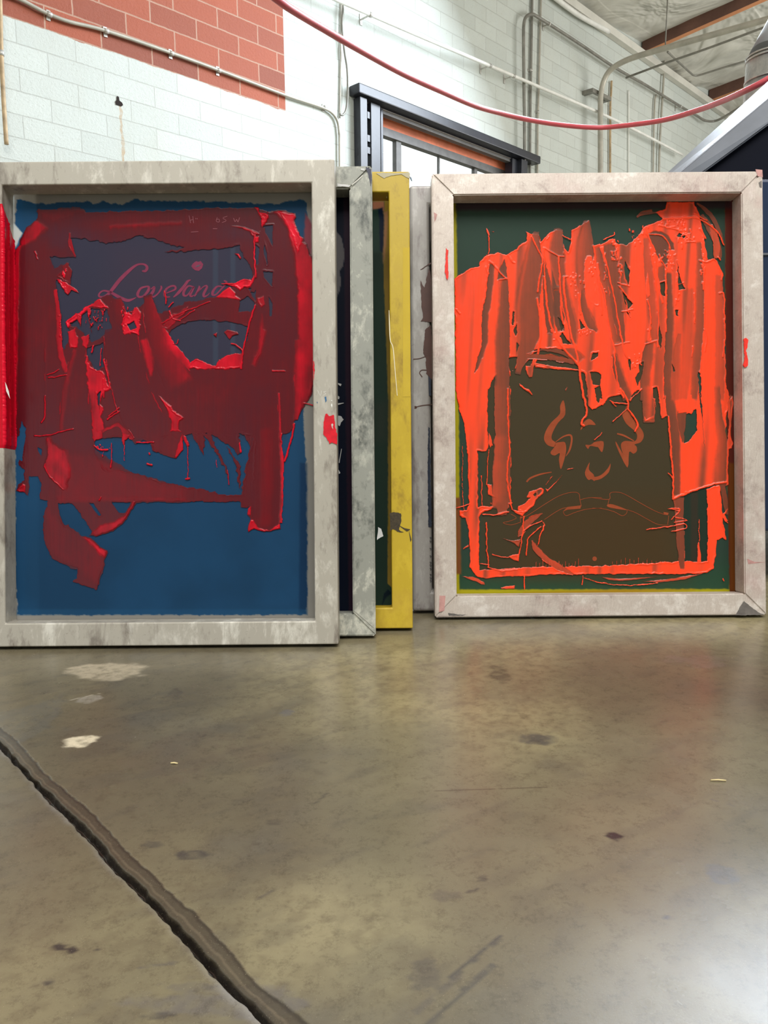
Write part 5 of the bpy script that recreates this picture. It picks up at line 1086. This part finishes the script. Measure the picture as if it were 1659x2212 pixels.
for yy in (1250, 1280, 1345, 1410, 1465, 1490, 1520, 1570, 1600, 1625): f4.marks('pen_mark', ribbon(C9((918, yy), (932, yy + 4), (924, yy + 16)), 1.3, 3), PEN, -BAR - 0.0003, 0.0001, None, False)

# =========================================================================== dryer behind the screens
NAVY = plain('navy_enamel', lin(26, 44, 74), 0.35, 0, 0.12, 5); DARK = plain('dark_hood_interior', lin(7, 11, 26), 0.7, 0, 0.2, 4, 0.15)
STEEL = plain('grey_sheet_steel', lin(112, 116, 124), 0.42, 0.3, 0.2, 5); BELT = plain('belt', lin(60, 54, 46), 0.7, 0, 0.2, 30)
dry = empty('conveyor_dryer', (1.05, 2.0, 0), 'navy conveyor dryer with sloping grey hood standing behind the right-hand screen', 'dryer')
def dobj(name, bm, mat): 
    o = bm_obj(name, bm, mat, dry); o.data.transform(Matrix.Translation(-dry.location)); return o
sup = f4.root.location.y; tt = math.tan(TH)
yr = sup + 0.70 * tt + 0.004                      # the bed's rail meets the leaning backs here
bt = hit(1655, 386, (0, yr + 0.02, 0), (0, 1, 0))
bm = bmesh.new(); box_bm(bm, (0.52, yr + 0.02, 0.12), (1.7, 0, 0), (0, 1.2, 0), (0, 0, bt.z - 0.12), 0.006)
dobj('body', bm, NAVY)
bm = bmesh.new(); box_bm(bm, (-0.16, yr, 0.60), (0.675, 0, 0), (0, 0.55, 0), (0, 0, 0.10), 0.004); dobj('conveyor_bed', bm, NAVY)
bm = bmesh.new(); box_bm(bm, (-0.16, yr + 0.03, 0.701), (0.675, 0, 0), (0, 0.49, 0), (0, 0, 0.006)); dobj('belt', bm, BELT)
for lx, ly in ((0.58, yr + 0.06), (2.1, yr + 0.06), (0.58, yr + 1.1), (2.1, yr + 1.1), (-0.12, yr + 0.25)):
    bm = bmesh.new(); box_bm(bm, (lx, ly, 0), (0.05, 0, 0), (0, 0.05, 0), (0, 0, 0.13 if lx > 0 else 0.60), 0.003); dobj('leg', bm, NAVY)
# a rail on the bed's near side that the left-hand stack leans on
yr3 = f3.root.location.y + 0.66 * tt + 0.003
bm = bmesh.new(); box_bm(bm, (-0.34, yr3, 0.60), (0.36, 0, 0), (0, yr - yr3 + 0.12, 0), (0, 0, 0.06), 0.004); dobj('side_rail', bm, NAVY)
bm = bmesh.new(); box_bm(bm, (-0.33, yr3 + 0.06, 0), (0.04, 0, 0), (0, 0.04, 0), (0, 0, 0.601), 0.003); dobj('leg', bm, NAVY)
# panel seams on the body are real shallow strips
bm = bmesh.new(); zz = hit(1655, 545, (0, yr, 0), (0, 1, 0)).z; box_bm(bm, (0.53, yr + 0.017, zz - 0.002), (1.68, 0, 0), (0, 0.004, 0), (0, 0, 0.004)); dobj('panel_trim', bm, STEEL)
# hood: folded sheet-steel lip running up to the right, dark canopy beneath
def line(ax, ay, bx, by, z0, z1, ext=0.35):
    dx, dy = bx - ax, by - ay
    return at(ax - dx * ext, ay - dy * ext, z0), at(bx + dx * ext, by + dy * ext, z1)
LA = line(1450, 365, 1659, 175, 2.25, 2.12); LB = line(1476, 365, 1659, 213, 1.98, 1.90); LC = line(1530, 365, 1659, 270, 1.96, 1.88)
bm = bmesh.new()
ends = []
for k in (0, 1):
    a, b, c_ = LA[k], LB[k], LC[k]
    ends.append([bm.verts.new(v) for v in (a, b, c_, c_ + Vector((0, 0.03, -0.004)), a + Vector((0.01, 0.05, -0.02)))])
for i in range(5): bm.faces.new((ends[0][i], ends[0][(i + 1) % 5], ends[1][(i + 1) % 5], ends[1][i]))
bm.faces.new(ends[0][::-1]); bm.faces.new(ends[1]); bmesh.ops.recalc_face_normals(bm, faces=bm.faces[:])
es = [e for e in bm.edges]
bmesh.ops.bevel(bm, geom=es, offset=0.004, segments=2, affect='EDGES'); dobj('hood_lip', bm, STEEL)
bm = bmesh.new()
c0 = LC[0] + Vector((0.0, 0.02, 0.0)); c1 = LC[1] + Vector((0, 0.02, 0.0))
zb = bt.z - 0.01
pr = [c0, c1, Vector((c1.x, c1.y, zb)), Vector((c0.x, c0.y, zb))]
if c0.z < zb + 0.02:
    f = (zb + 0.02 - c0.z) / (c1.z - c0.z); c0 = c0.lerp(c1, f); pr = [c0, c1, Vector((c1.x, c1.y, zb)), Vector((c0.x, c0.y, zb))]
fr = [bm.verts.new(v) for v in pr]; bk = [bm.verts.new(v + Vector((0.05, 0.22, 0))) for v in pr]
bm.faces.new(fr); bm.faces.new(bk[::-1])
for i in range(4): bm.faces.new((fr[i], fr[(i + 1) % 4], bk[(i + 1) % 4], bk[i]))
bmesh.ops.recalc_face_normals(bm, faces=bm.faces[:]); dobj('hood', bm, DARK)

# exhaust duct rising from the hood
GALV = NT('galvanised_steel', 0.32, 0.75); v = GALV.coord(); GALV.col(GALV.ramp(GALV.noise(v, 26, 4, 0.7), [(0.3, lin(150, 150, 146)), (0.7, lin(206, 204, 196))])); GALV = GALV.m
dz = 2.52; ax_ = at(1664, 178, dz); rr = 51.0 / F_PX * dz
duct = empty('exhaust_duct', at(1664, 300, dz), 'shiny round galvanised exhaust duct rising from the dryer hood at right edge', 'duct')
def duo(name, bm, mat): 
    o = bm_obj(name, bm, mat, duct); o.data.transform(Matrix.Translation(-duct.location)); return o
zb_ = bt.z + 0.001; zt_ = at(1664, 128, dz).z
bm = bmesh.new(); tube_bm(bm, [Vector((ax_.x, ax_.y, zb_)), Vector((ax_.x, ax_.y, zt_))], rr, 40); duo('duct_sleeve', bm, GALV)
for yy in (126, 133, 176):
    z = at(1664, yy, dz).z; bm = bmesh.new(); tube_bm(bm, [Vector((ax_.x, ax_.y, z - 0.003)), Vector((ax_.x, ax_.y, z + 0.003))], rr * 1.03, 40); duo('seam_ring', bm, GALV)
bm = bmesh.new(); e0 = Vector((ax_.x, ax_.y, zt_ - 0.01)); e1 = at(1727, 20, dz + 0.02)
tube_bm(bm, [e0, e0.lerp(e1, 0.25), e0.lerp(e1, 0.6), e1, e1 + (e1 - e0) * 2.5], rr * 0.97, 40); duo('duct_elbow', bm, plain('dull_duct', lin(136, 138, 140), 0.45, 0.4, 0.1, 10))

# =========================================================================== pipes and cables on the wall
PIPE = plain('grey_conduit', lin(172, 168, 156), 0.45, 0.2, 0.2, 6); PIPEW = plain('white_painted_pipe', lin(226, 226, 220), 0.5, 0, 0.1, 6)
PIPED = plain('dull_conduit', lin(128, 126, 118), 0.45, 0.2, 0.25, 9); RUST = plain('rusty_conduit', lin(176, 152, 118), 0.6, 0.1, 0.35, 12); CLIP = plain('zinc_clip', lin(190, 188, 182), 0.35, 0.4, 0.2, 20)
def on_wall(pts, off=0.02): return [wall(x, y, off) for x, y in pts]
def pipe(name, pts, r, mat, label, cat, off=0.02, clips=(), n=6, pts3=None):
    P = smooth_path(pts3 if pts3 else [p if isinstance(p, Vector) else wall(p[0], p[1], off) for p in pts], n)
    root = empty(name, P[len(P) // 2], label, cat)
    o = tube('pipe_run', P, r, mat, root, 14); o.data.transform(Matrix.Translation(-root.location))
    for (x, y) in clips:
        c_ = wall(x, y, off); k = min(range(len(P) - 1), key=lambda i: (P[i] - c_).length); d = (P[k + 1] - P[k]).normalized()
        bm = bmesh.new(); tube_bm(bm, [c_ - d * 0.016, c_ + d * 0.016], r * 1.25, 12)
        s_ = d.cross(WN).normalized(); box_bm(bm, c_ - d * 0.014 - s_ * (r * 2.6) - WN * (off - 0.002), d * 0.028, s_ * r * 5.2, WN * 0.006)
        if off > 0.04: box_bm(bm, c_ - d * 0.006 - s_ * 0.006 - WN * (off - 0.002), d * 0.012, s_ * 0.012, WN * (off - r))
        q = bm_obj('pipe_strap', bm, CLIP, root); q.data.transform(Matrix.Translation(-root.location))
    return root
pipe('conduit', [(-40, -25), (25, -8), (52, 3), (80, 18), (107, 31), (150, 47), (230, 67), (371, 115), (473, 152), (620, 207), (690, 230), (716, 243), (729, 262), (733, 290), (734, 345), (738, 860)], 0.013, PIPE,
     'grey conduit crossing the orange painted blocks and bending down at the corner', 'conduit', 0.026, [(107, 31), (230, 67), (371, 115), (473, 152), (702, 232)])
pipe('conduit', [(-1, -30), (1, 40), (3, 120), (8, 220), (14, 312)], 0.014, RUST, 'cream rusty conduit stub at the left edge of the wall', 'conduit', 0.075, [(3, 115)])
pipe('cable', [(738, -20), (737, 30), (736, 120), (735, 200), (734, 255)], 0.008, PIPE, 'straight white cable dropping down the wall left of the window', 'cable', 0.014)
pipe('cable', [(742, -20), (741, 20), (739, 60), (744, 110), (750, 150), (751, 200), (748, 235), (741, 248), (734, 247)], 0.010, PIPED, 'bowed grey cable looping beside the straight white cable', 'cable', 0.052)
pipe('water_pipe', [(640, -38), (747, 8), (880, 66), (1060, 143), (1170, 190), (1300, 246), (1390, 290), (1475, 335)], 0.019, PIPEW, 'long white painted pipe crossing the wall above the window', 'pipe', 0.135, [(800, 32), (1058, 142), (1109, 164)])
tube_pts = [(1133, 860), (1133, 330), (1132, 200), (1131, 90), (1132, 50), (1138, 35), (1150, 31), (1162, 37), (1200, 61), (1260, 100), (1330, 147), (1400, 187), (1470, 230), (1505, 250)]
kq = wall(1530, 262, 0.09); tube_pts += [wall(1522, 260, 0.12), hit(1540, 262, kq, WU), hit(1556, 257, kq, WU), hit(1580, 243, kq, WU), hit(1640, 206, kq, WU)]
pipe('conduit', tube_pts, 0.019, PIPED, 'grey conduit with a hooked top beside the window, running right along the wall', 'conduit', 0.09, [(1186, 52), (1470, 230)])
pipe('conduit', [(1143, 860), (1145, 330), (1147, 150), (1150, -30)], 0.016, PIPED, 'straight grey conduit right of the hooked one, up the whole wall', 'conduit', 0.024, [(1147, 152)])
pipe('conduit', [(1160, 860), (1161, 330), (1164, 180), (1169, -30)], 0.014, PIPE, 'thin pale conduit, second upright to the right of the window', 'conduit', 0.022, [(1162, 242)])
pipe('conduit', [(1319, 860), (1318, 295), (1320, 200), (1321, 175)], 0.016, RUST, 'rust-streaked cream conduit just right of the big bending conduit', 'conduit', 0.03)
pipe('conduit', [(1357, 860), (1358, 300), (1358, 195)], 0.010, PIPEW, 'thin white painted conduit below the end of the timber joist', 'conduit', 0.02)
pipe('conduit', [(1406, 860), (1412, 300), (1417, 205)], 0.014, PIPE, 'short grey conduit drop left of the hanging cable', 'conduit', 0.03)
pipe('cable', [(1419, 700), (1424, 360), (1428, 260), (1433, 180), (1436, 124)], 0.017, PIPE, 'pale grey cable hanging down the wall from the ceiling', 'cable', 0.045)
# big conduit that bends off the wall toward the room
OB = 0.20
P3 = [wall(1297, 470, OB), wall(1297, 330, OB), wall(1297, 235, OB), wall(1298, 205, OB)]
q0 = wall(1299, 195, OB)
P3 += [hit(x, y, q0, WU) for x, y in ((1304, 176), (1318, 152), (1345, 134), (1385, 119), (1480, 92), (1600, 58), (1720, 24))]
pipe('conduit', None, 0.036, PIPE, 'thick grey conduit bending off the wall and out under the ceiling', 'conduit', pts3=P3)
q = wall(1352, 168, 0.30)
pipe('conduit', None, 0.014, PIPED, 'thin dark conduit running out just below the thick bending one', 'conduit', pts3=[q] + [hit(x, y, q, WU) for x, y in ((1430, 139), (1530, 104), (1659, 56), (1720, 34))])
CNRM = WU.cross(WN + UP * slope)
def ceil_pt(px, py, dz): return hit(px, py, CP(0, 0, dz), CNRM)
pipe('conduit', None, 0.014, PIPED, 'thin grey conduit along the ceiling edge turning toward the duct', 'conduit', pts3=[ceil_pt(x, y, -0.16) for x, y in ((1442, 112), (1470, 138), (1492, 158), (1500, 163), (1512, 162), (1560, 147), (1620, 129), (1700, 104))])
pipe('tube_light', [(1190, -12), (1225, 15), (1260, 39), (1315, 68)], 0.03, PIPEW, 'white tube along the top of the wall below the ceiling edge', 'pipe', 0.08)
# hanger rod holding the thick conduit
hb = hit(1437, 103, q0, WU) + UP * 0.036
hr_ = tube('hanger_rod', [hb, hb + UP * (ceil_pt(1437, 96, 0.0).z * 0 + ZTOP + slope * (hb - WP).dot(WN) - hb.z + 0.02)], 0.008, PIPED); tag(hr_, 'thin threaded rod hanging the thick bending conduit from the ceiling', 'rod')
# strut bracket at the bend
bm = bmesh.new(); q = wall(1274, 200, 0.115); q1 = wall(1314, 220, 0.115); box_bm(bm, q, (q1 - q), WN * 0.045, UP * 0.05, 0.004)
for f_ in (0.0, 0.86): box_bm(bm, q + (q1 - q) * f_ - WN * 0.114, (q1 - q) * 0.14, WN * 0.114, UP * 0.05)
tag(bm_obj('strut_bracket', bm, PIPED), 'dark steel strut bracket behind the thick conduit on the wall', 'bracket')

# ------------------------------------------------------------------ red hose sagging across the room
HP = [(520, -62, 1.75), (600, 0, 1.86), (640, 27, 1.93), (700, 63, 2.05), (772, 105, 2.2), (870, 159, 2.45), (953, 197, 2.65), (1025, 228, 2.85), (1080, 244, 3.0), (1134, 257, 3.1), (1206, 269, 3.2), (1283, 275.5, 3.25), (1338, 272.5, 3.2), (1430, 260, 3.0), (1504, 239, 2.8), (1560, 218.5, 2.6), (1612, 195, 2.42), (1660, 170, 2.35), (1760, 108, 2.3)]
HOSE = plain('red_hose', lin(206, 84, 92), 0.4, 0, 0.08, 20)
h = tube('air_hose', smooth_path([at(*q) for q in HP], 8), 0.0098, HOSE, None, 16)
tag(h, 'red air hose sagging across the upper part of the room', 'hose')

# ------------------------------------------------------------------ litter on the slab
LEAF = plain('dry_litter', lin(40, 38, 40), 0.8, 0, 0.3, 200); STRAW = plain('straw', lin(206, 188, 140), 0.7, 0, 0.2, 60)
for (ax, ay, bx, by, lab) in ((369, 1650, 384, 1651, 'short pale straw lying on the concrete below the blue screen'), (1535, 1687, 1568, 1688, 'bent pale wire scrap on the concrete near the right edge')):
    a = floor_pt(ax, ay) + UP * 0.001; b = floor_pt(bx, by) + UP * 0.001
    s_ = tube('straw_scrap', [a, a.lerp(b, 0.5) + UP * 0.0006, b], 0.0009, STRAW, None, 8); tag(s_, lab, 'debris')
